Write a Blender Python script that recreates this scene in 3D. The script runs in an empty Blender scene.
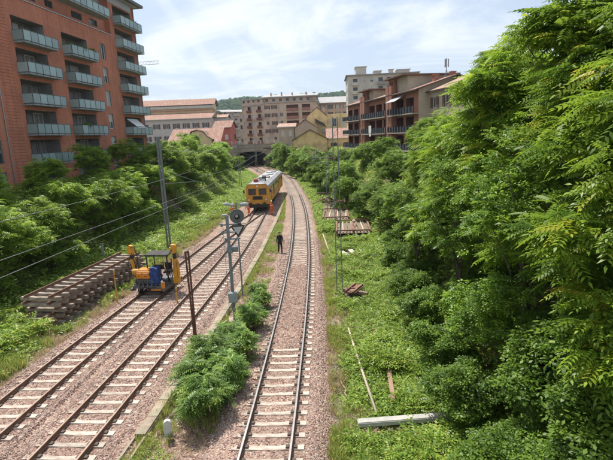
import bpy, bmesh, math, random
import numpy as np
from mathutils import Vector, Matrix, noise as mnoise
random.seed(7); RNG = np.random.default_rng(7)
R = math.radians
SC = bpy.context.scene
COL = SC.collection

# ------------------------------------------------------------------ camera, sky, sun, exposure
CAM_H, FPX, PITCH, ROLL = 9.15, 460.0, 11.5, 2.5
cd = bpy.data.cameras.new('camera'); cam = bpy.data.objects.new('camera', cd); COL.objects.link(cam); SC.camera = cam
cd.sensor_width = 36; cd.lens = 36 * FPX / 613; cd.clip_end = 6000; cd.clip_start = .1
_p, _r = R(PITCH), R(ROLL)
FWD = Vector((0, math.cos(_p), -math.sin(_p))); U0 = Vector((0, math.sin(_p), math.cos(_p))); R0 = Vector((1, 0, 0))
RGT = R0 * math.cos(_r) - U0 * math.sin(_r); UPV = U0 * math.cos(_r) + R0 * math.sin(_r)
cam.matrix_world = Matrix(((RGT.x, UPV.x, -FWD.x, 0), (RGT.y, UPV.y, -FWD.y, 0), (RGT.z, UPV.z, -FWD.z, CAM_H), (0, 0, 0, 1)))

SUN_EL, SUN_AZ = 62.0, -32.0        # azimuth measured from +Y towards +X
w = bpy.data.worlds.new('World'); SC.world = w; w.use_nodes = True
nt = w.node_tree; nt.nodes.clear()
N = lambda t, tree=nt: tree.nodes.new(t)
wo = N('ShaderNodeOutputWorld'); bg = N('ShaderNodeBackground'); sky = N('ShaderNodeTexSky')
sky.sky_type = 'NISHITA'; sky.sun_disc = False; sky.sun_elevation = R(SUN_EL); sky.sun_rotation = R(SUN_AZ)
sky.dust_density = 2.2; sky.air_density = 1.0; sky.ozone_density = 1.6
tc = N('ShaderNodeTexCoord'); sep = N('ShaderNodeSeparateXYZ'); nt.links.new(tc.outputs['Generated'], sep.inputs[0])
mz = N('ShaderNodeMath'); mz.operation = 'MAXIMUM'; mz.inputs[1].default_value = 0.0; nt.links.new(sep.outputs['Z'], mz.inputs[0])
az_ = N('ShaderNodeMath'); az_.operation = 'ADD'; az_.inputs[1].default_value = .12; nt.links.new(mz.outputs[0], az_.inputs[0])
dv = N('ShaderNodeVectorMath'); dv.operation = 'DIVIDE'; nt.links.new(tc.outputs['Generated'], dv.inputs[0])
cb = N('ShaderNodeCombineXYZ')
for k in range(3): nt.links.new(az_.outputs[0], cb.inputs[k])
nt.links.new(cb.outputs[0], dv.inputs[1])
def wnoise(scale, detail, rough, lo, hi, vec=dv.outputs[0], loc=(0, 0, 0), rot=0, stretch=(1, 1, 1), dist=0.6):
    mp = N('ShaderNodeMapping'); nt.links.new(vec, mp.inputs[0]); mp.inputs['Location'].default_value = loc
    mp.inputs['Rotation'].default_value = (0, 0, rot); mp.inputs['Scale'].default_value = stretch
    n = N('ShaderNodeTexNoise'); n.inputs['Scale'].default_value = scale; n.inputs['Detail'].default_value = detail
    n.inputs['Roughness'].default_value = rough; n.inputs['Distortion'].default_value = dist; nt.links.new(mp.outputs[0], n.inputs['Vector'])
    mr = N('ShaderNodeMapRange'); mr.inputs['From Min'].default_value = lo; mr.inputs['From Max'].default_value = hi
    mr.interpolation_type = 'SMOOTHSTEP'; nt.links.new(n.outputs['Fac'], mr.inputs['Value']); return mr.outputs[0]
c1 = wnoise(.7, 7, .62, .46, .70, loc=(2.4, 1.3, 0))
c2 = wnoise(1.3, 6, .6, .50, .74, loc=(5, 3, 0), rot=.5, stretch=(1, .22, 1), dist=.3)
mx = N('ShaderNodeMath'); mx.operation = 'MAXIMUM'; nt.links.new(c1, mx.inputs[0]); nt.links.new(c2, mx.inputs[1])
# a veil of haze whitens the sky towards the horizon all round
hz = N('ShaderNodeMapRange'); hz.inputs['From Min'].default_value = 0.0; hz.inputs['From Max'].default_value = .55
hz.inputs['To Min'].default_value = .62; hz.inputs['To Max'].default_value = .34; nt.links.new(mz.outputs[0], hz.inputs['Value'])
SKY_VEIL = (6.3, 7.5, 9.2, 1); SKY_CLOUD = (8.9, 9.2, 9.5, 1)
m1 = N('ShaderNodeMix'); m1.data_type = 'RGBA'; nt.links.new(hz.outputs[0], m1.inputs['Factor']); nt.links.new(sky.outputs[0], m1.inputs['A'])
m1.inputs['B'].default_value = SKY_VEIL
cs = N('ShaderNodeMath'); cs.operation = 'MULTIPLY'; cs.inputs[1].default_value = .8; nt.links.new(mx.outputs[0], cs.inputs[0])
m2 = N('ShaderNodeMix'); m2.data_type = 'RGBA'; nt.links.new(cs.outputs[0], m2.inputs['Factor']); nt.links.new(m1.outputs['Result'], m2.inputs['A'])
m2.inputs['B'].default_value = SKY_CLOUD
src = m2.outputs['Result']
for nrm, wd, amt in (((-0.8244, -0.0630, -0.5625), .013, .22), ((-0.7019, 0.0556, -0.7101), .009, .15)):      # two dispersing aircraft trails, great circles on the sky
    dp = N('ShaderNodeVectorMath'); dp.operation = 'DOT_PRODUCT'; nt.links.new(tc.outputs['Generated'], dp.inputs[0]); dp.inputs[1].default_value = nrm
    ab = N('ShaderNodeMath'); ab.operation = 'ABSOLUTE'; nt.links.new(dp.outputs['Value'], ab.inputs[0])
    wn = wnoise(3.0, 5, .6, .2, .8, vec=tc.outputs['Generated']); sm = N('ShaderNodeMath'); sm.operation = 'MULTIPLY_ADD'; nt.links.new(wn, sm.inputs[0]); sm.inputs[1].default_value = -.006; nt.links.new(ab.outputs[0], sm.inputs[2])
    mr = N('ShaderNodeMapRange'); mr.interpolation_type = 'SMOOTHSTEP'; mr.inputs['From Min'].default_value = 0; mr.inputs['From Max'].default_value = wd; mr.inputs['To Min'].default_value = amt; mr.inputs['To Max'].default_value = 0; nt.links.new(sm.outputs[0], mr.inputs['Value'])
    m3 = N('ShaderNodeMix'); m3.data_type = 'RGBA'; nt.links.new(mr.outputs[0], m3.inputs['Factor']); nt.links.new(src, m3.inputs['A']); m3.inputs['B'].default_value = SKY_CLOUD; src = m3.outputs['Result']
nt.links.new(src, bg.inputs[0]); bg.inputs[1].default_value = .1; nt.links.new(bg.outputs[0], wo.inputs[0])

sl = bpy.data.lights.new('sun', 'SUN'); sl.energy = 5.0; sl.angle = R(.6); sl.color = (1, .95, .86)
so = bpy.data.objects.new('sun', sl); COL.objects.link(so)
sd = Vector((math.sin(R(SUN_AZ)) * math.cos(R(SUN_EL)), math.cos(R(SUN_AZ)) * math.cos(R(SUN_EL)), math.sin(R(SUN_EL))))
so.rotation_euler = sd.to_track_quat('Z', 'Y').to_euler(); so.location = (0, 0, 60)
SC.view_settings.view_transform = 'Standard'; SC.view_settings.look = 'None'; SC.view_settings.exposure = 0.32; SC.view_settings.gamma = 1
SC.render.engine = 'CYCLES'
SC.cycles.max_bounces = 6; SC.cycles.transparent_max_bounces = 6; SC.cycles.diffuse_bounces = 3; SC.cycles.glossy_bounces = 3
SC.cycles.transmission_bounces = 3; SC.cycles.volume_bounces = 0; SC.cycles.use_denoising = True

# ------------------------------------------------------------------ materials
MAT = {}
def mat(name, c1, c2=None, rough=.8, scale=4.0, detail=5, metal=0, bump=0, bscale=None, coord='Object', stretch=(1, 1, 1), spec=.4,
        c3=None, s3=.6, dirt=None, lo=.35, hi=.65, island=0):
    if name in MAT: return MAT[name]
    m = bpy.data.materials.new(name); m.use_nodes = True; t = m.node_tree; b = t.nodes['Principled BSDF']
    b.inputs['Roughness'].default_value = rough; b.inputs['Metallic'].default_value = metal; b.inputs['Specular IOR Level'].default_value = spec
    b.inputs['Base Color'].default_value = (*c1, 1)
    L = t.links.new
    tcn = t.nodes.new('ShaderNodeTexCoord'); mp = t.nodes.new('ShaderNodeMapping'); mp.inputs['Scale'].default_value = stretch; L(tcn.outputs[coord], mp.inputs[0])
    out = None
    if c2:
        n = t.nodes.new('ShaderNodeTexNoise'); n.inputs['Scale'].default_value = scale; n.inputs['Detail'].default_value = detail; n.inputs['Roughness'].default_value = .65; L(mp.outputs[0], n.inputs['Vector'])
        r = t.nodes.new('ShaderNodeMapRange'); r.inputs['From Min'].default_value = lo; r.inputs['From Max'].default_value = hi; L(n.outputs['Fac'], r.inputs['Value'])
        mi = t.nodes.new('ShaderNodeMix'); mi.data_type = 'RGBA'; mi.inputs['A'].default_value = (*c1, 1); mi.inputs['B'].default_value = (*c2, 1); L(r.outputs[0], mi.inputs['Factor']); out = mi.outputs['Result']
        if c3:
            n3 = t.nodes.new('ShaderNodeTexNoise'); n3.inputs['Scale'].default_value = s3; n3.inputs['Detail'].default_value = 4; L(mp.outputs[0], n3.inputs['Vector'])
            r3 = t.nodes.new('ShaderNodeMapRange'); r3.inputs['From Min'].default_value = .48; r3.inputs['From Max'].default_value = .66; L(n3.outputs['Fac'], r3.inputs['Value'])
            m3 = t.nodes.new('ShaderNodeMix'); m3.data_type = 'RGBA'; L(out, m3.inputs['A']); m3.inputs['B'].default_value = (*c3, 1); L(r3.outputs[0], m3.inputs['Factor']); out = m3.outputs['Result']
    if island:
        g = t.nodes.new('ShaderNodeObjectInfo'); hs = t.nodes.new('ShaderNodeHueSaturation')
        r4 = t.nodes.new('ShaderNodeMapRange'); r4.inputs['To Min'].default_value = 1 - island; r4.inputs['To Max'].default_value = 1 + island; L(g.outputs['Random'], r4.inputs['Value'])
        L(r4.outputs[0], hs.inputs['Value'])
        if out: L(out, hs.inputs['Color'])
        else: hs.inputs['Color'].default_value = (*c1, 1)
        out = hs.outputs[0]
    if out: L(out, b.inputs['Base Color'])
    if bump:
        n2 = t.nodes.new('ShaderNodeTexNoise'); n2.inputs['Scale'].default_value = bscale or scale * 4; n2.inputs['Detail'].default_value = 6; L(mp.outputs[0], n2.inputs['Vector'])
        bp = t.nodes.new('ShaderNodeBump'); bp.inputs['Strength'].default_value = bump; bp.inputs['Distance'].default_value = .02; L(n2.outputs['Fac'], bp.inputs['Height']); L(bp.outputs[0], b.inputs['Normal'])
    MAT[name] = m; return m

def mat_brick(name, ca, cb_, mortar, bw=.25, rh=.065, scale=1.0, ms=.008, rough=.85):
    if name in MAT: return MAT[name]
    m = bpy.data.materials.new(name); m.use_nodes = True; t = m.node_tree; b = t.nodes['Principled BSDF']; b.inputs['Roughness'].default_value = rough
    b.inputs['Specular IOR Level'].default_value = .2
    L = t.links.new; tcn = t.nodes.new('ShaderNodeTexCoord'); sp = t.nodes.new('ShaderNodeSeparateXYZ'); L(tcn.outputs['Object'], sp.inputs[0])
    ad = t.nodes.new('ShaderNodeMath'); ad.operation = 'ADD'; L(sp.outputs['X'], ad.inputs[0]); L(sp.outputs['Y'], ad.inputs[1])
    cmb = t.nodes.new('ShaderNodeCombineXYZ'); L(ad.outputs[0], cmb.inputs['X']); L(sp.outputs['Z'], cmb.inputs['Y'])
    br = t.nodes.new('ShaderNodeTexBrick'); br.inputs['Scale'].default_value = scale; br.inputs['Brick Width'].default_value = bw; br.inputs['Row Height'].default_value = rh
    br.inputs['Mortar Size'].default_value = ms; br.inputs['Color1'].default_value = (*ca, 1); br.inputs['Color2'].default_value = (*cb_, 1); br.inputs['Mortar'].default_value = (*mortar, 1); L(cmb.outputs[0], br.inputs['Vector'])
    n = t.nodes.new('ShaderNodeTexNoise'); n.inputs['Scale'].default_value = .5; n.inputs['Detail'].default_value = 6; L(cmb.outputs[0], n.inputs['Vector'])
    mp = t.nodes.new('ShaderNodeMapping'); mp.inputs['Scale'].default_value = (2.2, .1, 1); L(cmb.outputs[0], mp.inputs[0])
    n5 = t.nodes.new('ShaderNodeTexNoise'); n5.inputs['Scale'].default_value = 1.2; n5.inputs['Detail'].default_value = 3; L(mp.outputs[0], n5.inputs['Vector'])
    mm = t.nodes.new('ShaderNodeMath'); mm.operation = 'ADD'; L(n.outputs['Fac'], mm.inputs[0]); L(n5.outputs['Fac'], mm.inputs[1])
    r = t.nodes.new('ShaderNodeMapRange'); r.inputs['From Min'].default_value = .7; r.inputs['From Max'].default_value = 1.3; r.inputs['To Min'].default_value = .82; r.inputs['To Max'].default_value = 1.15; L(mm.outputs[0], r.inputs['Value'])
    hs = t.nodes.new('ShaderNodeHueSaturation'); L(br.outputs['Color'], hs.inputs['Color']); L(r.outputs[0], hs.inputs['Value']); L(hs.outputs[0], b.inputs['Base Color'])
    bp = t.nodes.new('ShaderNodeBump'); bp.inputs['Strength'].default_value = .4; bp.inputs['Distance'].default_value = .01; bp.invert = True; L(br.outputs['Fac'], bp.inputs['Height']); L(bp.outputs[0], b.inputs['Normal'])
    MAT[name] = m; return m

def mat_leaf(name, ca, cb_, trans=.35, cyoung=None, rough=.45):
    """two leaf colours mixed by a per-frond tint attribute, random per whorl and frond; some dark ends carry painted shade"""
    m = bpy.data.materials.new(name); m.use_nodes = True; t = m.node_tree; b = t.nodes['Principled BSDF']; L = t.links.new
    b.inputs['Roughness'].default_value = rough; b.inputs['Specular IOR Level'].default_value = .35
    at = t.nodes.new('ShaderNodeAttribute'); at.attribute_name = 'tint'
    cr = t.nodes.new('ShaderNodeValToRGB'); e = cr.color_ramp.elements; e[0].color = (*ca, 1); e[0].position = .1; e[1].color = (*cb_, 1); e[1].position = .8
    if cyoung: x = cr.color_ramp.elements.new(.97); x.color = (*cyoung, 1)
    L(at.outputs['Fac'], cr.inputs[0])
    oi = t.nodes.new('ShaderNodeObjectInfo'); r = t.nodes.new('ShaderNodeMapRange'); r.inputs['To Min'].default_value = .82; r.inputs['To Max'].default_value = 1.18; L(oi.outputs['Random'], r.inputs['Value'])
    hs = t.nodes.new('ShaderNodeHueSaturation'); L(cr.outputs[0], hs.inputs['Color']); L(r.outputs[0], hs.inputs['Value'])
    L(hs.outputs[0], b.inputs['Base Color'])
    tr = t.nodes.new('ShaderNodeBsdfTranslucent'); h2 = t.nodes.new('ShaderNodeHueSaturation'); h2.inputs['Value'].default_value = 1.5; h2.inputs['Hue'].default_value = .485; L(hs.outputs[0], h2.inputs['Color']); L(h2.outputs[0], tr.inputs['Color'])
    ms = t.nodes.new('ShaderNodeMixShader'); ms.inputs[0].default_value = trans; L(b.outputs[0], ms.inputs[1]); L(tr.outputs[0], ms.inputs[2])
    L(ms.outputs[0], t.nodes['Material Output'].inputs['Surface']); MAT[name] = m; return m

# ------------------------------------------------------------------ mesh builder
class MB:
    def __init__(s): s.v = []; s.f = []; s.m = []
    def quad(s, a, b, c, d, m=0):
        n = len(s.v); s.v += [tuple(a), tuple(b), tuple(c), tuple(d)]; s.f.append((n, n + 1, n + 2, n + 3)); s.m.append(m); return s
    def poly(s, pts, m=0):
        n = len(s.v); s.v += [tuple(p) for p in pts]; s.f.append(tuple(range(n, n + len(pts)))); s.m.append(m); return s
    def box(s, x0, x1, y0, y1, z0, z1, m=0, M=None, top=None, taper=0):
        n = len(s.v); t = taper
        P = [(x0, y0, z0), (x1, y0, z0), (x1, y1, z0), (x0, y1, z0), (x0 + t, y0 + t, z1), (x1 - t, y0 + t, z1), (x1 - t, y1 - t, z1), (x0 + t, y1 - t, z1)]
        if M is not None: P = [tuple(M @ Vector(p)) for p in P]
        s.v += P
        for k, q in enumerate(((3, 2, 1, 0), (4, 5, 6, 7), (0, 1, 5, 4), (1, 2, 6, 5), (2, 3, 7, 6), (3, 0, 4, 7))):
            s.f.append(tuple(n + i for i in q)); s.m.append(top if (top is not None and k == 1) else m)
        return s
    def cbox(s, c, d, m=0, M=None, **k):
        return s.box(c[0] - d[0] / 2, c[0] + d[0] / 2, c[1] - d[1] / 2, c[1] + d[1] / 2, c[2] - d[2] / 2, c[2] + d[2] / 2, m, M, **k)
    def bevbox(s, c, d, bv, m=0, M=None):
        bm = bmesh.new(); bmesh.ops.create_cube(bm, size=1); bmesh.ops.scale(bm, vec=d, verts=bm.verts)
        bmesh.ops.bevel(bm, geom=bm.edges[:], offset=bv, segments=2, affect='EDGES', profile=.5)
        bmesh.ops.translate(bm, vec=c, verts=bm.verts)
        if M is not None: bmesh.ops.transform(bm, matrix=M, verts=bm.verts)
        s.add_bm(bm, m); return s
    def add_bm(s, bm, m=0):
        n = len(s.v); bm.verts.ensure_lookup_table(); s.v += [tuple(v.co) for v in bm.verts]
        for f in bm.faces: s.f.append(tuple(n + v.index for v in f.verts)); s.m.append(m)
        bm.free()
    def bar(s, a, b, w=.05, h=None, m=0, up=(0, 0, 1)):
        a, b = Vector(a), Vector(b); h = h or w; d = (b - a).normalized(); u = Vector(up)
        if abs(d.dot(u)) > .98: u = Vector((1, 0, 0))
        x = d.cross(u).normalized() * w / 2; y = x.cross(d).normalized() * h / 2; n = len(s.v)
        s.v += [tuple(q) for q in (a - x - y, a + x - y, a + x + y, a - x + y, b - x - y, b + x - y, b + x + y, b - x + y)]
        for q in ((3, 2, 1, 0), (4, 5, 6, 7), (0, 1, 5, 4), (1, 2, 6, 5), (2, 3, 7, 6), (3, 0, 4, 7)): s.f.append(tuple(n + i for i in q)); s.m.append(m)
        return s
    def tube(s, pts, r, seg=8, m=0, cap=True):
        pts = [Vector(p) for p in pts]; rr = r if isinstance(r, (list, tuple)) else [r] * len(pts); n0 = len(s.v); pu = None
        for i, p in enumerate(pts):
            d = (pts[min(i + 1, len(pts) - 1)] - pts[max(i - 1, 0)])
            d = d.normalized() if d.length > 1e-9 else Vector((0, 0, 1))
            u = pu if pu is not None else (Vector((0, 0, 1)) if abs(d.z) < .9 else Vector((1, 0, 0)))
            x = d.cross(u).normalized(); y = x.cross(d).normalized(); pu = y
            for k in range(seg):
                a = 2 * math.pi * k / seg; s.v.append(tuple(p + (x * math.cos(a) + y * math.sin(a)) * rr[i]))
        for i in range(len(pts) - 1):
            for k in range(seg):
                a = n0 + i * seg + k; b = n0 + i * seg + (k + 1) % seg; s.f.append((a, b, b + seg, a + seg)); s.m.append(m)
        if cap:
            s.f.append(tuple(n0 + k for k in reversed(range(seg)))); s.m.append(m)
            e = n0 + (len(pts) - 1) * seg; s.f.append(tuple(e + k for k in range(seg))); s.m.append(m)
        return s
    def prism(s, prof, y0, y1, m=0, M=None, axis='y'):
        """profile in x,z swept along y"""
        n = len(s.v); k = len(prof)
        for y in (y0, y1):
            for (a, b) in prof:
                p = Vector((a, y, b)) if axis == 'y' else Vector((y, a, b))
                s.v.append(tuple(M @ p if M is not None else p))
        s.f.append(tuple(n + i for i in range(k))); s.m.append(m); s.f.append(tuple(n + k + i for i in reversed(range(k)))); s.m.append(m)
        for i in range(k): j = (i + 1) % k; s.f.append((n + i, n + k + i, n + k + j, n + j)); s.m.append(m)
        return s
    def sphere(s, c, r, m=0, sub=2, sc=(1, 1, 1)):
        bm = bmesh.new(); bmesh.ops.create_icosphere(bm, subdivisions=sub, radius=r); bmesh.ops.scale(bm, vec=sc, verts=bm.verts); bmesh.ops.translate(bm, vec=c, verts=bm.verts); s.add_bm(bm, m); return s
    def mesh(s, name, mats, smooth=False, fix=True):
        me = bpy.data.meshes.new(name); me.from_pydata(s.v, [], s.f)
        for q in (mats if isinstance(mats, (list, tuple)) else [mats]): me.materials.append(q)
        me.polygons.foreach_set('material_index', s.m)
        if smooth: me.polygons.foreach_set('use_smooth', [True] * len(s.f))
        me.update()
        if fix:
            bm = bmesh.new(); bm.from_mesh(me); bmesh.ops.recalc_face_normals(bm, faces=bm.faces); bm.to_mesh(me); bm.free()
        return me
def link(name, me, parent=None, loc=None, rz=None, kind=None):
    o = bpy.data.objects.new(name, me); COL.objects.link(o)
    if parent is not None: o.parent = parent
    if loc is not None: o.location = loc
    if rz is not None: o.rotation_euler = (0, 0, rz)
    if kind: o['kind'] = kind
    return o
def part(name, mb, mats, parent=None, smooth=False, **k): return link(name, mb.mesh(name, mats, smooth), parent, **k)
def thing(name, label, cat, loc=(0, 0, 0), rz=0, group=None):
    o = bpy.data.objects.new(name, None); COL.objects.link(o); o.location = loc; o.rotation_euler = (0, 0, rz); o.empty_display_size = .3
    tag(o, label, cat, group); return o
def tag(o, label, cat, group=None):
    o['label'] = label; o['category'] = cat
    if group: o['group'] = group
    return o
def copy_tree(root, loc, rz, label, group=None, scale=None):
    r = root.copy(); COL.objects.link(r); r.location = loc; r.rotation_euler = (0, 0, rz); r['label'] = label
    if group: r['group'] = group
    if scale is not None: r.scale = scale
    for ch in list(root.children):
        c = ch.copy(); COL.objects.link(c); c.parent = r
        for g in ch.children: d = g.copy(); COL.objects.link(d); d.parent = c
    return r
def big_mesh(name, V, F, mats, mi=None, tint=None, smooth=False):
    """fast numpy mesh: V (n,3), F (k,4)"""
    me = bpy.data.meshes.new(name); k = F.shape[1]
    me.vertices.add(len(V)); me.vertices.foreach_set('co', V.astype(np.float32).ravel())
    me.loops.add(F.size); me.loops.foreach_set('vertex_index', F.astype(np.int32).ravel())
    me.polygons.add(len(F)); me.polygons.foreach_set('loop_start', np.arange(len(F), dtype=np.int32) * k)
    for q in mats: me.materials.append(q)
    if mi is not None: me.polygons.foreach_set('material_index', mi.astype(np.int32))
    if tint is not None:
        a = me.attributes.new('tint', 'FLOAT', 'FACE'); a.data.foreach_set('value', tint.astype(np.float32))
    me.update(calc_edges=True)
    if smooth: me.polygons.foreach_set('use_smooth', np.ones(len(F), bool))
    return me

# ------------------------------------------------------------------ lie of the land
def lut(tab):
    ys = [a for a, b in tab]; xs = [b for a, b in tab]
    # smooth (Catmull) interpolation
    def f(y):
        if y <= ys[0]: return xs[0] + (y - ys[0]) * (xs[1] - xs[0]) / (ys[1] - ys[0])
        if y >= ys[-1]: return xs[-1] + (y - ys[-1]) * (xs[-1] - xs[-2]) / (ys[-1] - ys[-2])
        i = max(j for j in range(len(ys) - 1) if ys[j] <= y)
        def sl_(j):
            a = max(j - 1, 0); b = min(j + 1, len(ys) - 1); return (xs[b] - xs[a]) / (ys[b] - ys[a])
        h = ys[i + 1] - ys[i]; t = (y - ys[i]) / h
        return ((2 * t**3 - 3 * t**2 + 1) * xs[i] + (t**3 - 2 * t**2 + t) * h * sl_(i) + (-2 * t**3 + 3 * t**2) * xs[i + 1] + (t**3 - t**2) * h * sl_(i + 1))
    return f
cR = lut([(-30, -4.4), (-10, -2.95), (0, -2.25), (11.7, -1.55), (15.6, -1.33), (25, -.9), (37, -.6), (54, -.68), (67, -1.15), (81, -2.0), (106, -4.1), (130, -8.0), (150, -12.2), (175, -18.6)])
cB = lut([(-30, -11.6), (-10, -9.9), (0, -9.0), (12.2, -7.92), (16.3, -7.55), (25, -6.85), (35, -6.22), (46, -5.9), (58, -5.8), (70, -5.55), (81, -5.65), (106, -7.75), (130, -11.7), (150, -16.0), (175, -22.6)])
cA = lut([(-30, -15.6), (-10, -13.6), (0, -12.5), (13.6, -11.15), (18.7, -10.75), (28, -9.75), (38, -8.75), (44, -8.1), (50, -7.3), (57, -6.2), (60, -5.83)])
def eL(y):   # left edge of the ballast
    return np.interp(y, [-30, 0, 17, 29, 45, 60, 85, 110, 150], [-17.2, -14.6, -13.1, -11.9, -10.7, -9.9, -8.8, -10.6, -19])
def eR(y):
    return np.interp(y, [-30, 12, 18, 26, 40, 67, 110, 150], [-1.5, .55, .85, 1.15, 1.3, .9, -2.0, -10.0])
def wob(x, y, s=1.0): return mnoise.noise(Vector((x * s, y * s, 3.7)))
def ground_z(x, y):
    l, r = float(eL(y)), float(eR(y)); z = -.52
    if x < l:
        d = l - x; z = -.52 + .1 * min(d, 3) / 3
        d2 = d - (6.0 if y < 60 else 4.5)
        if d2 > 0: t = min(d2 / 7.5, 1); z += 5.3 * (t * t * (3 - 2 * t)) + .35 * min(d2, 3) / 3
        z += .1 * wob(x, y, .5)
    elif x > r:
        d = x - r; z = -.5
        d2 = d - 5.0
        if d2 > 0: t = min(d2 / 7.0, 1); z += 6.0 * (t * t * (3 - 2 * t))
        z += .12 * wob(x, y, .6)
    else:
        z += .05 * wob(x, y, .8)
    return z

# --- terrain sheet
mGround = mat('ground_soil', (.22, .165, .11), (.10, .12, .045), rough=1, scale=.9, detail=8, bump=.8, bscale=14, c3=(.30, .25, .19), s3=.35)
xs = np.unique(np.concatenate([np.arange(-1500, -60, 120), np.arange(-60, -30, 4), np.arange(-30, 18, .8), np.arange(18, 60, 5), np.arange(60, 1501, 120)]))
ys = np.unique(np.concatenate([np.arange(-60, 0, 6), np.arange(0, 60, 1.0), np.arange(60, 190, 3), np.arange(190, 400, 30), np.arange(400, 2401, 200)]))
V = np.array([(x, y, ground_z(x, y) if y < 170 else ground_z(x, y) + (5.3 - ground_z(x, y)) * min((y - 170) / 12, 1)) for y in ys for x in xs])
nx = len(xs); ii, jj = np.meshgrid(np.arange(nx - 1), np.arange(len(ys) - 1)); a = (jj * nx + ii).ravel()
gme = big_mesh('ground', V, np.stack([a, a + 1, a + nx + 1, a + nx], 1), [mGround], smooth=True)
link('ground', gme, kind='structure')

# --- ballast bed
def mat_ballast():
    m = bpy.data.materials.new('ballast'); m.use_nodes = True; t = m.node_tree; b = t.nodes['Principled BSDF']; L = t.links.new; b.inputs['Roughness'].default_value = .95; b.inputs['Specular IOR Level'].default_value = .15
    tcn = t.nodes.new('ShaderNodeTexCoord')
    v = t.nodes.new('ShaderNodeTexVoronoi'); v.inputs['Scale'].default_value = 17; L(tcn.outputs['Object'], v.inputs['Vector'])
    cr = t.nodes.new('ShaderNodeValToRGB'); e = cr.color_ramp.elements
    e[0].position = 0; e[0].color = (.13, .075, .06, 1); e[1].position = 1; e[1].color = (.52, .42, .34, 1)
    for p, c in ((.3, (.31, .195, .155)), (.55, (.40, .285, .23)), (.8, (.28, .20, .165))): x = e.new(p); x.color = (*c, 1)
    sp = t.nodes.new('ShaderNodeSeparateColor'); L(v.outputs['Color'], sp.inputs[0]); L(sp.outputs[0], cr.inputs[0])
    n = t.nodes.new('ShaderNodeTexNoise'); n.inputs['Scale'].default_value = .45; n.inputs['Detail'].default_value = 6; L(tcn.outputs['Object'], n.inputs['Vector'])
    r = t.nodes.new('ShaderNodeMapRange'); r.inputs['From Min'].default_value = .35; r.inputs['From Max'].default_value = .65; r.inputs['To Min'].default_value = .84; r.inputs['To Max'].default_value = 1.12; L(n.outputs['Fac'], r.inputs['Value'])
    hs = t.nodes.new('ShaderNodeHueSaturation'); L(cr.outputs[0], hs.inputs['Color']); L(r.outputs[0], hs.inputs['Value']); L(hs.outputs[0], b.inputs['Base Color'])
    bp = t.nodes.new('ShaderNodeBump'); bp.inputs['Strength'].default_value = .9; bp.inputs['Distance'].default_value = .04; bp.invert = True; L(v.outputs['Distance'], bp.inputs['Height']); L(bp.outputs[0], b.inputs['Normal'])
    MAT['ballast'] = m; return m
mBal = mat_ballast()
Z_SL = -.16       # sleeper top (rail top is z = 0)
def covered(y): return max(0, min((y - 19.0) / 1.2, 1, (33.5 - y) / 2))
def ballast_z(x, y, curb):
    """surface height of the stones across the whole track bed"""
    l, r = float(eL(y)), float(eR(y))
    dR = abs(x - cR(y)); dB = abs(x - cB(y)); dA = abs(x - cA(y)) if y < 60 else 9
    h = -.50
    for d, k in ((dR, 0), (dB, 1), (dA, 2)):
        top = Z_SL - .045 + (.075 * covered(y) if (k == 0 and d < .7) else 0) + (.02 if 1.15 < d < 1.6 else 0)
        hh = top if d < 1.5 else top - (d - 1.5) * .36
        h = max(h, hh)
    if x < curb - .1: h = max(h, -.3 if x > l + .6 else -.5)
    return h + .022 * wob(x, y, 2.1) - max(0, (l + .4 - x)) * .4 - max(0, (x - r + .4)) * .35
def curb_x(y): return np.interp(y, [-20, 0, 14, 22, 29, 38, 55, 68, 80, 100], [-8.6, -7.0, -5.72, -4.98, -4.45, -3.95, -3.42, -3.3, -3.8, -5.8])
bys = np.concatenate([np.arange(-25, 45, .5), np.arange(45, 100, 1.0), np.arange(100, 170, 2.5)])
ncol = 60; V = []
for y in bys:
    l, r = float(eL(y)) - .4, float(eR(y)) + .5; cxv = float(curb_x(y))
    for k in range(ncol):
        x = l + (r - l) * k / (ncol - 1); V.append((x, y, ballast_z(x, y, cxv)))
V = np.array(V); ii, jj = np.meshgrid(np.arange(ncol - 1), np.arange(len(bys) - 1)); a = (jj * ncol + ii).ravel()
link('ballast_bed', big_mesh('ballast_bed', V, np.stack([a, a + 1, a + ncol + 1, a + ncol], 1), [mBal], smooth=True), kind='structure')

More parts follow.
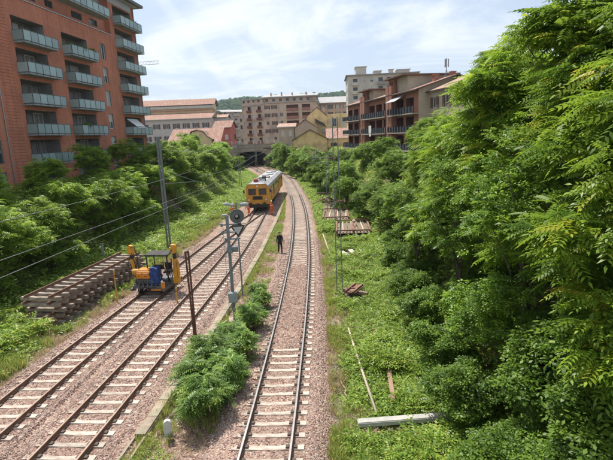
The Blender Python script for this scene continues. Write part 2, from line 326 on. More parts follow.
# --- geometry-nodes scatter for uncountable stuff (stones, weeds, grass)
def scatter(name, pts, rot, scl, templates, pick=None):
    c = bpy.data.collections.new(name + '_source')
    for i, me in enumerate(templates): o = bpy.data.objects.new(f'{name}_piece_{i:02d}', me); c.objects.link(o)
    me = bpy.data.meshes.new(name); me.vertices.add(len(pts)); me.vertices.foreach_set('co', np.asarray(pts, np.float32).ravel())
    a = me.attributes.new('rot', 'FLOAT_VECTOR', 'POINT'); a.data.foreach_set('vector', np.asarray(rot, np.float32).ravel())
    a = me.attributes.new('scl', 'FLOAT_VECTOR', 'POINT'); a.data.foreach_set('vector', np.asarray(scl, np.float32).ravel())
    a = me.attributes.new('pick', 'INT', 'POINT'); a.data.foreach_set('value', (RNG.integers(0, len(templates), len(pts)) if pick is None else pick).astype(np.int32))
    for m in templates[0].materials: me.materials.append(m)
    ob = link(name, me, kind='stuff')
    g = bpy.data.node_groups.new(name, 'GeometryNodeTree')
    g.interface.new_socket('Geometry', in_out='INPUT', socket_type='NodeSocketGeometry'); g.interface.new_socket('Geometry', in_out='OUTPUT', socket_type='NodeSocketGeometry')
    gi = g.nodes.new('NodeGroupInput'); go = g.nodes.new('NodeGroupOutput'); ip = g.nodes.new('GeometryNodeInstanceOnPoints'); ci = g.nodes.new('GeometryNodeCollectionInfo')
    ci.inputs['Collection'].default_value = c; ci.inputs['Separate Children'].default_value = True; ci.inputs['Reset Children'].default_value = True
    def na(nm, ty):
        n = g.nodes.new('GeometryNodeInputNamedAttribute'); n.data_type = ty; n.inputs['Name'].default_value = nm; return n.outputs['Attribute']
    e2r = g.nodes.new('FunctionNodeEulerToRotation')
    g.links.new(gi.outputs[0], ip.inputs['Points']); g.links.new(ci.outputs[0], ip.inputs['Instance']); ip.inputs['Pick Instance'].default_value = True
    g.links.new(na('pick', 'INT'), ip.inputs['Instance Index']); g.links.new(na('rot', 'FLOAT_VECTOR'), e2r.inputs[0]); g.links.new(e2r.outputs[0], ip.inputs['Rotation'])
    g.links.new(na('scl', 'FLOAT_VECTOR'), ip.inputs['Scale']); g.links.new(ip.outputs[0], go.inputs[0])
    md = ob.modifiers.new('scatter', 'NODES'); md.node_group = g
    return ob

def stone_mesh(i, m):
    bm = bmesh.new(); bmesh.ops.create_icosphere(bm, subdivisions=1, radius=1); rg = random.Random(i)
    for v in bm.verts: v.co = v.co * rg.uniform(.7, 1.15)
    bmesh.ops.scale(bm, vec=(1, rg.uniform(.65, .9), rg.uniform(.5, .75)), verts=bm.verts)
    mb = MB(); mb.add_bm(bm); return mb.mesh('stone', m)
def mstone(i, c): return mat(f'ballast_stone_{i}', c, tuple(q * .78 for q in c), rough=.95, scale=9, spec=.15)
SC_COL = [(.33, .20, .165), (.45, .32, .27), (.58, .49, .42), (.42, .27, .225), (.22, .15, .125), (.66, .58, .50), (.48, .32, .265), (.36, .29, .25), (.54, .42, .36)]
stones = [stone_mesh(i, mstone(i, c)) for i, c in enumerate(SC_COL)]
def make_stones():
    P = []
    for (y0, y1, n, s) in ((7.5, 14, 36000, .031), (14, 20, 33000, .034), (20, 28, 30000, .038), (28, 42, 28000, .046)):
        yy = RNG.uniform(y0, y1, n)
        for y in yy:
            l, r = float(eL(y)), float(eR(y)) + 1.5; x = l - .9 + (r - l + .9) * RNG.random()
            vx = x / max(y, 1)
            if vx < -.78 or vx > .45: continue
            cxv = float(curb_x(y)); h = max(ballast_z(x, y, cxv), gz(x, y))
            if x > r - 1.6 and RNG.random() < (x - r + 1.6) / 1.7 - .25 * wob(x, y, 1.3): continue
            hit = False; inside = False
            for c, ts, on in ((cR, SLY[0], 1 - .96 * covered(y)), (cB, SLY[1], .96), (cA, SLY[2], .96)):
                if c is cA and y > 56: continue
                p, d, nrm = frame_at(c, y); lat = x - p.x
                if abs(lat) < 1.17:
                    y2 = y - lat * nrm.y / max(nrm.x, .1); j = np.searchsorted(ts, y2); dd = min(abs(ts[min(j, len(ts) - 1)] - y2), abs(ts[max(j - 1, 0)] - y2))
                    edge = .5 if abs(lat) > 1.02 else 1
                    if lat < -.84: on = on * .3
                    if dd < .15:
                        if RNG.random() < on * edge: hit = True
                        elif lat < -.84: h = max(h, Z_SL - .004)
                    inside = True
                if min(abs(lat - .7525), abs(lat + .7525)) < .08: hit = True
            if hit: continue
            if h < -.40 and RNG.random() < .4: continue
            P.append((x, y, h - .008 + RNG.uniform(-.01, .012), s * RNG.uniform(.6, 1.35), RNG.choice([0, 3, 4, 6, 7, 1]) if (inside and RNG.random() < .6) else RNG.integers(0, 9)))
    P = np.array(P); n = len(P)
    scatter('ballast_stones', P[:, :3], RNG.uniform(0, 6.28, (n, 3)), np.repeat(P[:, 3:4], 3, 1) * RNG.uniform(.8, 1.2, (n, 3)), stones, pick=P[:, 4])

# ------------------------------------------------------------------ tracks
mRailSide = mat('rail_rust', (.16, .085, .055), (.24, .14, .095), rough=.85, scale=6, bump=.2)
mRailTopR = mat('rail_polished', (.52, .50, .48), (.40, .38, .36), rough=.35, metal=.75, scale=3)
mRailTopB = mat('rail_dull', (.27, .18, .135), (.36, .27, .22), rough=.55, metal=.3, scale=3)
mConc = mat('sleeper_concrete', (.54, .485, .41), (.40, .345, .29), rough=.9, scale=7, bump=.5, c3=(.36, .27, .215), s3=2.2, island=.16)
mClip = mat('rail_clip', (.07, .055, .05), (.12, .08, .06), rough=.8, scale=20)
RAILP = [(-.07, -.16), (.07, -.16), (.07, -.148), (.012, -.125), (.012, -.045), (.036, -.035), (.036, -.005), (.028, 0), (-.028, 0), (-.036, -.005), (-.036, -.035), (-.012, -.045), (-.012, -.125), (-.07, -.148)]
def frame_at(c, y):
    d = Vector((c(y + .4) - c(y - .4), .8, 0)).normalized(); return Vector((c(y), y, 0)), d, Vector((d.y, -d.x, 0))
def rail_mb(c, off, y0, y1, step=1.5):
    mb = MB(); yy = np.arange(y0, y1 + .01, step); k = len(RAILP)
    for y in yy:
        p, d, n = frame_at(c, y)
        for a, b in RAILP: q = p + n * (off + a); mb.v.append((q.x, q.y, b))
    for i in range(len(yy) - 1):
        for j in range(k):
            a = i * k + j; b = i * k + (j + 1) % k; mb.f.append((a, b, b + k, a + k)); mb.m.append(1 if j in (6, 7, 8) else 0)
    mb.f.append(tuple(range(k))); mb.m.append(0); mb.f.append(tuple(reversed([(len(yy) - 1) * k + j for j in range(k)]))); mb.m.append(0)
    return mb
def sleeper_mesh(mt, L=2.3, name='sleeper', H=.2, W=.27):
    mb = MB(); hl = L / 2; bm = bmesh.new()
    st = [(-hl, .0, 1), (-.55, 0, 1), (-.3, -.025, .82), (.3, -.025, .82), (.55, 0, 1), (hl, 0, 1)]
    for x, dz, wf in st:
        for yy, zz in ((-W / 2 * wf, -H), (W / 2 * wf, -H), (W / 2 * wf * .8, dz), (-W / 2 * wf * .8, dz)): mb.v.append((x, yy, zz))
    for i in range(len(st) - 1):
        for j in range(4): a = i * 4 + j; b = i * 4 + (j + 1) % 4; mb.f.append((a, b, b + 4, a + 4)); mb.m.append(0)
    mb.f.append((3, 2, 1, 0)); mb.f.append((20, 21, 22, 23)); mb.m += [0, 0]
    return mb.mesh(name, mt)
slMesh = sleeper_mesh(mConc)
SLY = []
def track(label, c, y0, y1, topm, shift=0, ys0=None):
    t = thing('railway_track', label, 'railway track', (0, 0, 0), group='railway tracks side by side')
    for s in (-1, 1): part('rail', rail_mb(c, s * .7525, y0, y1), [mRailSide, topm], t, smooth=False)
    cl = MB(); y = y0 + .2; ysl = []; SLY.append(ysl)
    while y < y1:
        p, d, n = frame_at(c, y); ang = math.atan2(n.y, n.x); ysl.append(y)
        o = link('sleeper', slMesh, t, (p.x + n.x * shift + random.uniform(-.02, .02), p.y, Z_SL + random.uniform(-.006, .004)), ang + random.uniform(-.012, .012))
        if y > 4 and y < 75:
            Mx = Matrix.Translation(Vector((p.x, p.y, Z_SL))) @ Matrix.Rotation(ang, 4, 'Z')
            for s in (-.7525, .7525):
                for e in (-.125, .125): cl.cbox((s + e, 0, .022), (.10, .13, .05), 0, Mx)
        y += .6 * d.y
    part('rail_clips', cl, mClip, t, kind='stuff')
    return t
track('single track with shiny rails curving past the man in black', cR, -8, 168, mRailTopR)
track('middle track of brown rails running under the yellow train', cB, -8, 168, mRailTopB)
track('left brown track on which the yellow machine with blue cover stands', cA, -8, 56.5, mRailTopB)

gz = ground_z
make_stones()
# point machine and switch blade bits near the turnout
mDark = mat('dark_steel', (.035, .035, .037), (.06, .055, .05), rough=.6, scale=8, metal=.3)
pm = MB(); pm.bevbox((0, 0, .14), (.75, .42, .26), .04); pm.cbox((.62, .05, .05), (.6, .06, .05)); pm.cbox((0, 0, -.05), (.9, .6, .1))
tag(part('point_machine', pm, mDark, None, loc=(-7.6, 50.2, -.12), rz=.1), 'small dark point machine box between the rails below the orange workers', 'point machine')

# old rail and cables lying along the left edge
mb = rail_mb(lambda y: float(eL(y)) + .55, 0, 15.5, 27, 1.2)
tag(part('old_rail', mb, [mRailSide, mRailSide], loc=(0, 0, -.22)), 'long rusty old rail lying along the left edge of the ballast', 'rail')

# --- concrete cable trough between the middle and right tracks
mTrough = mat('trough_concrete', (.42, .34, .26), (.25, .20, .15), rough=.95, scale=3, bump=.5, c3=(.30, .27, .2), s3=.7, island=.12)
tr = thing('cable_trough', 'pale concrete cable trough with lids running between the middle and right tracks', 'cable trough')
lid = MB().cbox((0, 0, 0), (.36, .97, .07)).mesh('lid', mTrough)
y = 6.0; ch = MB()
while y < 92:
    x = float(curb_x(y)); x2 = float(curb_x(y + 1)); an = -math.atan2(x2 - x, 1)
    Mx = Matrix.Translation((x, y, -.36)) @ Matrix.Rotation(an, 4, 'Z')
    ch.cbox((-.17, 0, 0), (.07, 1, .22), 0, Mx); ch.cbox((.17, 0, 0), (.07, 1, .22), 0, Mx)
    if y > 13.6 or random.random() < .3:
        o = link('lid', lid, tr, (x, y, -.212 + random.uniform(-.012, .01)), an + random.uniform(-.03, .03))
    y += 1.0
part('channel', ch, mTrough, tr)

# ------------------------------------------------------------------ foliage kit
mLeafA = mat_leaf('leaf_ailanthus', (.06, .135, .016), (.24, .375, .036), .42, (.46, .40, .05))  # dark end deepened: shade under the overhanging crowns put into the leaf colour
mLeafL = mat_leaf('leaf_robinia', (.07, .16, .018), (.28, .42, .045), .42, (.40, .47, .07))
mLeafD = mat_leaf('leaf_shrub', (.055, .125, .018), (.215, .345, .038), .38)
mLeafU = mat_leaf('leaf_undergrowth', (.05, .11, .016), (.18, .295, .036), .38)  # darker copy of the shrub leaf, canopy shade painted into its colour
mLeafG = mat_leaf('leaf_ground', (.10, .19, .025), (.32, .45, .07), .38, (.48, .45, .14))
mGrass = mat_leaf('grass_blade', (.17, .25, .045), (.40, .46, .11), .38, (.56, .47, .24))
mLeafB = mat_leaf('leaf_centre_bush', (.075, .16, .035), (.23, .36, .075), .4, (.36, .44, .09))
mBark = mat('bark', (.16, .13, .10), (.09, .075, .06), rough=.95, scale=6, bump=.5, stretch=(1, 1, .3))

def frond_template(npair=7, L=.6, lw=.045, ll=.13, droop=.35, cup=.25):
    """pinnate leaf along +X, leaflets as folded quads; returns V (m,3), F (k,4)"""
    V, F = [], []
    def spine(t): return np.array([L * t, 0, -droop * L * t * t])
    for i in range(npair + 1):
        t = .18 + .8 * i / npair; s = spine(t); sc = 1 - .35 * abs(t - .5)
        for sd_ in ((-1, 1) if i < npair else (0,)):
            if sd_ == 0: d = np.array([.9, 0, -.5])
            else: d = np.array([.42, sd_ * .85, -cup])
            d = d / np.linalg.norm(d); q = np.array([d[1], -d[0], 0]); q = q / (np.linalg.norm(q) + 1e-9)
            n = len(V); l = ll * sc; wv = lw * sc
            V += [s, s + d * l * .45 + q * wv * .5 + [0, 0, .008], s + d * l + [0, 0, -.02 * l / .13], s + d * l * .45 - q * wv * .5 + [0, 0, .008]]
            F.append((n, n + 1, n + 2, n + 3))
    return np.array(V), np.array(F)
def broad_template(n=7, r=.16, s=.10, seed=0):
    """a small spray of simple leaves"""
    rg = np.random.default_rng(seed); V, F = [], []
    for k in range(n):
        a = rg.uniform(0, 6.28); e = rg.uniform(-.5, .7); p = np.array([math.cos(a) * math.cos(e), math.sin(a) * math.cos(e), math.sin(e)]) * r * rg.uniform(.3, 1)
        d = np.array([math.cos(a), math.sin(a), rg.uniform(-.5, .3)]); d /= np.linalg.norm(d); q = np.cross(d, [0, 0, 1]); q /= np.linalg.norm(q); q = q * math.cos(.5) + np.array([0, 0, 1]) * rg.uniform(-.6, .6)
        l = s * rg.uniform(.7, 1.2); m = len(V)
        V += [p, p + d * l * .5 + q * l * .33, p + d * l, p + d * l * .5 - q * l * .33]; F.append((m, m + 1, m + 2, m + 3))
    return np.array(V), np.array(F)
def rotmats(yaw, pitch, roll):
    cy, sy, cp, sp, cr, sr = np.cos(yaw), np.sin(yaw), np.cos(pitch), np.sin(pitch), np.cos(roll), np.sin(roll)
    z = np.zeros_like(cy); o = np.ones_like(cy)
    Rz = np.stack([cy, -sy, z, sy, cy, z, z, z, o], -1).reshape(-1, 3, 3); Ry = np.stack([cp, z, sp, z, o, z, -sp, z, cp], -1).reshape(-1, 3, 3); Rx = np.stack([o, z, z, z, cr, -sr, z, sr, cr], -1).reshape(-1, 3, 3)
    return Rz @ Ry @ Rx
def stamp(template, pos, yaw, pitch, roll, scale):
    TV, TF = template; M = rotmats(yaw, pitch, roll); V = np.einsum('nij,mj->nmi', M, TV) * scale[:, None, None] + pos[:, None, :]
    n, m = len(pos), len(TV); F = TF[None] + (np.arange(n) * m)[:, None, None]
    return V.reshape(-1, 3), F.reshape(-1, 4)
FT = [frond_template(6, .6, .075, .17), frond_template(7, .72, .075, .19, .5, .4), frond_template(5, .5, .07, .15, .2, .15)]
FTs = [frond_template(4, .45, .085, .17, .35), frond_template(4, .5, .085, .18, .55, .4)]
BT = [broad_template(7, .24, .16, 1), broad_template(8, .26, .13, 2)]

def crown(rg, blobs, nclus, nfr, templates, fscale, shell=.62, lowcut=None):
    """whorls of leaves on many lumps; blobs = [(centre, radii)]"""
    wts = np.array([b[1][0] * b[1][1] + b[1][2] * b[1][0] for b in blobs]); wts = wts / wts.sum()
    pick = rg.choice(len(blobs), nclus, p=wts); C = np.array([b[0] for b in blobs])[pick]; Rd = np.array([b[1] for b in blobs])[pick]
    d = rg.normal(size=(nclus, 3)); d /= np.linalg.norm(d, axis=1, keepdims=True); d[:, 2] = np.where(d[:, 2] < -.35, -d[:, 2] * .6, d[:, 2])
    rr = rg.uniform(shell, 1.08, nclus) ** 1.0
    P = C + d * Rd * rr[:, None]
    # drop whorls buried in other lumps
    keep = np.ones(nclus, bool)
    for c, r in blobs:
        q = np.linalg.norm((P - np.array(c)) / np.array(r), axis=1); keep &= ~((q < shell * .8) & (rg.random(nclus) < .75))
    P, d = P[keep], d[keep]
    if lowcut is not None: k = P[:, 2] > lowcut; P, d = P[k], d[k]
    n = len(P)
    idx = np.repeat(np.arange(n), nfr); tot = len(idx)
    yaw = rg.uniform(0, 6.283, tot); pitch = rg.uniform(-.55, .35, tot); roll = rg.normal(0, .35, tot)
    # lean each frond outwards
    dirs = np.arctan2(d[idx, 1], d[idx, 0]); m = rg.random(tot) < .45; yaw = np.where(m, dirs + rg.normal(0, .7, tot), yaw)
    ct = rg.random(n); tint = np.clip(ct[idx] * .65 + rg.random(tot) * .35, 0, 1)
    sc = fscale * rg.uniform(.7, 1.2, tot); pos = P[idx] + rg.normal(0, .05, (tot, 3))
    V, F, T, off = [], [], [], 0
    tp = rg.integers(0, len(templates), tot)
    for k, t in enumerate(templates):
        s = tp == k
        if not s.any(): continue
        v, f = stamp(t, pos[s], yaw[s], pitch[s], roll[s], sc[s]); V.append(v); F.append(f + off); off += len(v); T.append(np.repeat(tint[s], len(t[1])))
    return np.concatenate(V), np.concatenate(F), np.concatenate(T), P
def limbs(rg, base, tips, r0, htop, lean=(0, 0)):
    """returns (trunk MB, [limb MBs])"""
    tr_ = MB(); n = 6; pts = []
    for i in range(n + 1):
        t = i / n; pts.append((base[0] + lean[0] * t + .12 * math.sin(3 * t + base[0]), base[1] + lean[1] * t + .1 * math.cos(4 * t), base[2] + htop * t))
    tr_.tube(pts, [r0 * (1 - .8 * i / n) for i in range(n + 1)], 8)
    out = MB()
    for tp in tips:
        k = min(n - 1, max(1, int(n * (tp[2] * .55 / max(htop, .1))))); a = Vector(pts[k]); b = Vector(tp); mid = a.lerp(b, .5) + Vector((rg.uniform(-.2, .2), rg.uniform(-.2, .2), .25))
        out.tube([a, mid, b], [r0 * .38, r0 * .22, .015], 5)
    return tr_, out
def make_tree(name, label, cat, group, seed, H, Rr, nclus, nfr, mleaf, templates, fscale, lumps=7, low=.25, r0=.12, loc=(0, 0, 0), rz=0, shell=.6, trunkH=.75):
    rg = np.random.default_rng(seed); t = thing(name, label, cat, loc, rz, group)
    blobs = [((rg.uniform(-.1, .1) * Rr, rg.uniform(-.1, .1) * Rr, H * .62), (Rr * .72, Rr * .72, H * .36))]
    for k in range(lumps):
        a = 6.283 * k / lumps + rg.uniform(-.4, .4); zz = H * rg.uniform(low + .08, .88); q = Rr * rg.uniform(.35, .72) * (1.1 - .5 * abs(zz / H - .5)); s = rg.uniform(.26, .44)
        blobs.append(((math.cos(a) * q, math.sin(a) * q, zz), (Rr * s, Rr * s, Rr * s * .85)))
    V, F, T, P = crown(rg, blobs, nclus, nfr, templates, fscale, shell, lowcut=H * low * .4)
    link('crown', big_mesh('crown', V, F, [mleaf], tint=T), t)
    tips = P[rg.choice(len(P), min(26, len(P)), replace=False)]
    a, b = limbs(rg, (0, 0, -.3), tips, r0, H * trunkH, (rg.uniform(-.3, .3), rg.uniform(-.3, .3)))
    part('trunk', a, mBark, t, smooth=True); part('limbs', b, mBark, t, smooth=True)
    return t

# ------------------------------------------------------------------ building kit
mGlass = mat('window_glass', (.025, .03, .035), (.07, .085, .095), rough=.12, scale=.6, spec=.7, island=.3)
mWFrame = mat('window_frame_white', (.62, .60, .56), rough=.6)
mWFrameD = mat('window_frame_dark', (.07, .06, .055), rough=.6)
mCurtain = mat('curtain', (.40, .40, .38), (.30, .30, .29), rough=.9, scale=3, stretch=(6, 6, .3), island=.3)
mShutW = mat('roller_blind', (.48, .47, .44), (.40, .39, .36), rough=.8, scale=2, stretch=(1, 1, 20), island=.2)
mShutBr = mat('brown_shutter', (.16, .075, .045), (.11, .05, .035), rough=.8, stretch=(1, 1, 20), scale=2)
mShutG = mat('green_shutter', (.07, .12, .085), rough=.8)
mMetal = mat('galvanised_steel', (.30, .31, .31), (.22, .23, .235), rough=.55, metal=.5, scale=5)
mRailD = mat('railing_dark', (.018, .022, .03), rough=.85, spec=.1)
mTile = mat('roof_tile', (.33, .185, .14), (.25, .135, .10), rough=.95, scale=3, bump=.6, stretch=(6, 1, 1), c3=(.36, .25, .195), s3=.4)
mTileP = mat('roof_tile_pale', (.40, .25, .19), (.31, .19, .145), rough=.95, scale=2, bump=.5, stretch=(6, 1, 1), c3=(.42, .32, .25), s3=.3)
mRoofG = mat('roof_grey', (.42, .41, .40), (.33, .32, .32), rough=.9, scale=1)
mDarkIn = mat('dark_inside', (.02, .02, .022), rough=1)

def grid_face(mb, M, s0, s1, z0, z1, ops, m=0, mr=None, mb_=None):
    """wall face in x,z at y=0 with recessed openings (a,b,c,d,depth)"""
    mr = m if mr is None else mr; mk = mr if mb_ is None else mb_
    X = sorted({s0, s1, *[o[0] for o in ops], *[o[1] for o in ops]}); Z = sorted({z0, z1, *[o[2] for o in ops], *[o[3] for o in ops]})
    X = [x for x in X if s0 <= x <= s1]; Z = [z for z in Z if z0 <= z <= z1]; T = lambda x, y, z: tuple(M @ Vector((x, y, z)))
    for k in range(len(Z) - 1):
        zc = (Z[k] + Z[k + 1]) / 2; run = None
        for i in range(len(X) - 1):
            xc = (X[i] + X[i + 1]) / 2; hole = any(o[0] < xc < o[1] and o[2] < zc < o[3] for o in ops)
            if not hole and run is None: run = X[i]
            if hole and run is not None: mb.quad(T(run, 0, Z[k]), T(X[i], 0, Z[k]), T(X[i], 0, Z[k + 1]), T(run, 0, Z[k + 1]), m); run = None
        if run is not None: mb.quad(T(run, 0, Z[k]), T(X[-1], 0, Z[k]), T(X[-1], 0, Z[k + 1]), T(run, 0, Z[k + 1]), m)
    for a, b, c, d, q in ops:
        mb.quad(T(a, 0, c), T(b, 0, c), T(b, q, c), T(a, q, c), mr); mb.quad(T(a, q, d), T(b, q, d), T(b, 0, d), T(a, 0, d), mr)
        mb.quad(T(a, 0, c), T(a, q, c), T(a, q, d), T(a, 0, d), mr); mb.quad(T(b, q, c), T(b, 0, c), T(b, 0, d), T(b, q, d), mr)
        mb.quad(T(a, q, c), T(b, q, c), T(b, q, d), T(a, q, d), mk)
def wall_mesh(mb, mats):
    return mb.mesh('wall', mats, fix=False)
WIN = {}
def window(parent, M, a, b, c, d, depth, style='w', name='window'):
    wv, h = round(b - a, 2), round(d - c, 2); key = (wv, h, style)
    if key not in WIN:
        mb = MB(); fr = .07 if wv < 2 else .06; th = .08
        mb.box(-wv / 2, wv / 2, .04, .06, 0, h, 1)                      # pane
        for x0, x1, z0, z1 in ((-wv / 2, wv / 2, 0, fr), (-wv / 2, wv / 2, h - fr, h), (-wv / 2, -wv / 2 + fr, fr, h - fr), (wv / 2 - fr, wv / 2, fr, h - fr)): mb.box(x0, x1, 0, th, z0, z1, 0)
        nm = max(1, round(wv / 1.1))
        for k in range(1, nm + (1 if nm > 1 else 0)):
            if nm > 1 and k < nm: x = -wv / 2 + wv * k / nm; mb.box(x - .035, x + .035, .005, th, fr, h - fr, 0)
        if nm == 1: mb.box(-.03, .03, .005, th, fr, h - fr, 0)
        fm, sm = mWFrame, mShutW
        if style[0] == 'd': fm = mWFrameD
        if 'b' in style: mb.box(-wv / 2 + fr, wv / 2 - fr, .015, .035, h * .45, h - fr, 2)          # blind half down
        if 'B' in style: mb.box(-wv / 2 + fr, wv / 2 - fr, .015, .035, fr, h - fr, 2)               # blind closed
        if 'c' in style: mb.box(-wv / 2 + fr, -.05, .062, .075, fr, h - fr, 2); sm = mCurtain
        if 's' in style:                                                                             # open side shutters on the wall face
            for sg in (-1, 1): x = sg * (wv / 2 + .3); mb.box(x - .27, x + .27, -depth - .05, -depth - .004, 0, h, 2)
            sm = mShutBr if 'r' in style else (mShutG if 'g' in style else mShutW)
        WIN[key] = mb.mesh('window', [fm, mGlass, sm], fix=False)
    o = link(name, WIN[key], parent); o.matrix_basis = M @ Matrix.Translation(((a + b) / 2, depth - .1, c)); return o
I4 = Matrix.Identity(4)
def side(x, y, ang): return Matrix.Translation((x, y, 0)) @ Matrix.Rotation(ang, 4, 'Z')
def block(b, W, D, z0, z1, opsF=(), opsL=(), opsR=(), mats=None, mr=1, name='wall'):
    """box body: front at y=0 facing -y, left end x=0, right end x=W"""
    mb = MB(); grid_face(mb, I4, 0, W, z0, z1, list(opsF), 0, mr)
    grid_face(mb, side(0, D, -math.pi / 2), 0, D, z0, z1, list(opsL), 0, mr); grid_face(mb, side(W, 0, math.pi / 2), 0, D, z0, z1, list(opsR), 0, mr)
    grid_face(mb, side(W, D, math.pi), 0, W, z0, z1, [], 0)
    return link(name, mb.mesh('wall', mats, fix=False), b)
def gable_roof(name, parent, x0, x1, y0, y1, ze, zr, mt, axis='x', th=.18, over=.4, soff=None):
    mb = MB(); x0 -= over; x1 += over; y0 -= over; y1 += over
    if axis == 'x':   # ridge along x
        ym = (y0 + y1) / 2
        for a, b in ((y0, ym), (y1, ym)): mb.poly([(x0, a, ze), (x1, a, ze), (x1, b, zr), (x0, b, zr)], 0); mb.poly([(x0, a, ze - th), (x1, a, ze - th), (x1, b, zr - th), (x0, b, zr - th)], 1); mb.quad((x0, a, ze - th), (x1, a, ze - th), (x1, a, ze), (x0, a, ze), 1)
        for x in (x0, x1): mb.poly([(x, y0, ze - th), (x, ym, zr - th), (x, ym, zr), (x, y0, ze)], 1); mb.poly([(x, y1, ze - th), (x, ym, zr - th), (x, ym, zr), (x, y1, ze)], 1)
    else:
        xm = (x0 + x1) / 2
        for a, b in ((x0, xm), (x1, xm)): mb.poly([(a, y0, ze), (a, y1, ze), (b, y1, zr), (b, y0, zr)], 0); mb.poly([(a, y0, ze - th), (a, y1, ze - th), (b, y1, zr - th), (b, y0, zr - th)], 1); mb.quad((a, y0, ze - th), (a, y1, ze - th), (a, y1, ze), (a, y0, ze), 1)
        for y in (y0, y1): mb.poly([(x0, y, ze - th), (xm, y, zr - th), (xm, y, zr), (x0, y, ze)], 1); mb.poly([(x1, y, ze - th), (xm, y, zr - th), (xm, y, zr), (x1, y, ze)], 1)
    return link(name, mb.mesh(name, [mt, soff or mWFrameD], fix=True), parent)

# ------------------------------------------------------------------ left: brick apartment block
mBrick = mat_brick('brick_orange', (.52, .20, .12), (.43, .16, .10), (.42, .22, .15), bw=.3, rh=.1, ms=.008)
mBrickIn = mat('recess_render', (.27, .25, .23), (.20, .19, .175), rough=.9, scale=2)
mSlab = mat('balcony_slab', (.30, .33, .33), (.24, .27, .27), rough=.8, scale=2)
mCap = mat('metal_capping', (.36, .37, .38), rough=.45, metal=.6)
mPent = mat('penthouse_panel', (.40, .42, .43), (.34, .36, .37), rough=.6, scale=.8)
mDarkRoof = mat('roof_overhang', (.13, .145, .145), (.10, .11, .11), rough=.6)
def mat_frost():
    m = bpy.data.materials.new('frosted_glass'); m.use_nodes = True; t = m.node_tree; b = t.nodes['Principled BSDF']; L = t.links.new
    n = t.nodes.new('ShaderNodeTexNoise'); n.inputs['Scale'].default_value = 1.2; tcn = t.nodes.new('ShaderNodeTexCoord'); L(tcn.outputs['Object'], n.inputs['Vector'])
    cr = t.nodes.new('ShaderNodeValToRGB'); cr.color_ramp.elements[0].color = (.30, .42, .42, 1); cr.color_ramp.elements[1].color = (.42, .54, .53, 1); L(n.outputs['Fac'], cr.inputs[0])
    oi = t.nodes.new('ShaderNodeObjectInfo'); r = t.nodes.new('ShaderNodeMapRange'); r.inputs['To Min'].default_value = .8; r.inputs['To Max'].default_value = 1.15; L(oi.outputs['Random'], r.inputs['Value'])
    hs = t.nodes.new('ShaderNodeHueSaturation'); L(cr.outputs[0], hs.inputs['Color']); L(r.outputs[0], hs.inputs['Value']); L(hs.outputs[0], b.inputs['Base Color'])
    b.inputs['Roughness'].default_value = .22; b.inputs['Specular IOR Level'].default_value = .6
    tp = t.nodes.new('ShaderNodeBsdfTransparent'); tp.inputs[0].default_value = (.75, .9, .88, 1); ms = t.nodes.new('ShaderNodeMixShader'); ms.inputs[0].default_value = .25
    L(b.outputs[0], ms.inputs[1]); L(tp.outputs[0], ms.inputs[2]); L(ms.outputs[0], t.nodes['Material Output'].inputs['Surface']); return m
mFrost = mat_frost()
PANEL = {}; mRailPost = mat('railing_post', (.13, .15, .15), rough=.5, metal=.4)
def balcony(parent, x0, x1, z, D, npan, railtop=1.05, sidep=True, slabm=None, proud=0):
    """z = floor level; slab from y=-D to 0"""
    mb = MB(); mb.box(x0, x1, -D, .0, z - .14, z); b = part('balcony', mb, slabm or mSlab, parent)
    rl = MB(); rl.bar((x0, -D, z + railtop), (x1, -D, z + railtop), .05, .05); rl.bar((x0, -D, z + .08), (x1, -D, z + .08), .04, .04)
    for x in (x0, x1): rl.bar((x, -D, z + railtop), (x, 0, z + railtop), .05, .05)
    n = npan; wv = (x1 - x0) / n; key = (round(wv, 2), railtop)
    if key not in PANEL:
        PANEL[key] = MB().box(-wv / 2 + .035, wv / 2 - .035, -.012, .012, .1, railtop - .05).mesh('glass_panel', mFrost)
    for k in range(n + 1): x = x0 + wv * k; rl.bar((x, -D - .02, z - .1), (x, -D - .02, z + railtop), .055, .05)
    part('railing', rl, mRailPost, b)
    for k in range(n): link('glass_panel', PANEL[key], b, (x0 + wv * (k + .5), -D - .01, z))
    k2 = (round(D, 2), railtop, 's')
    if k2 not in PANEL: PANEL[k2] = MB().box(-.012, .012, -D + .05, -.02, .1, railtop - .05).mesh('glass_panel', mFrost)
    for x in (x0, x1): link('glass_panel', PANEL[k2], b, (x, 0, z))
    return b
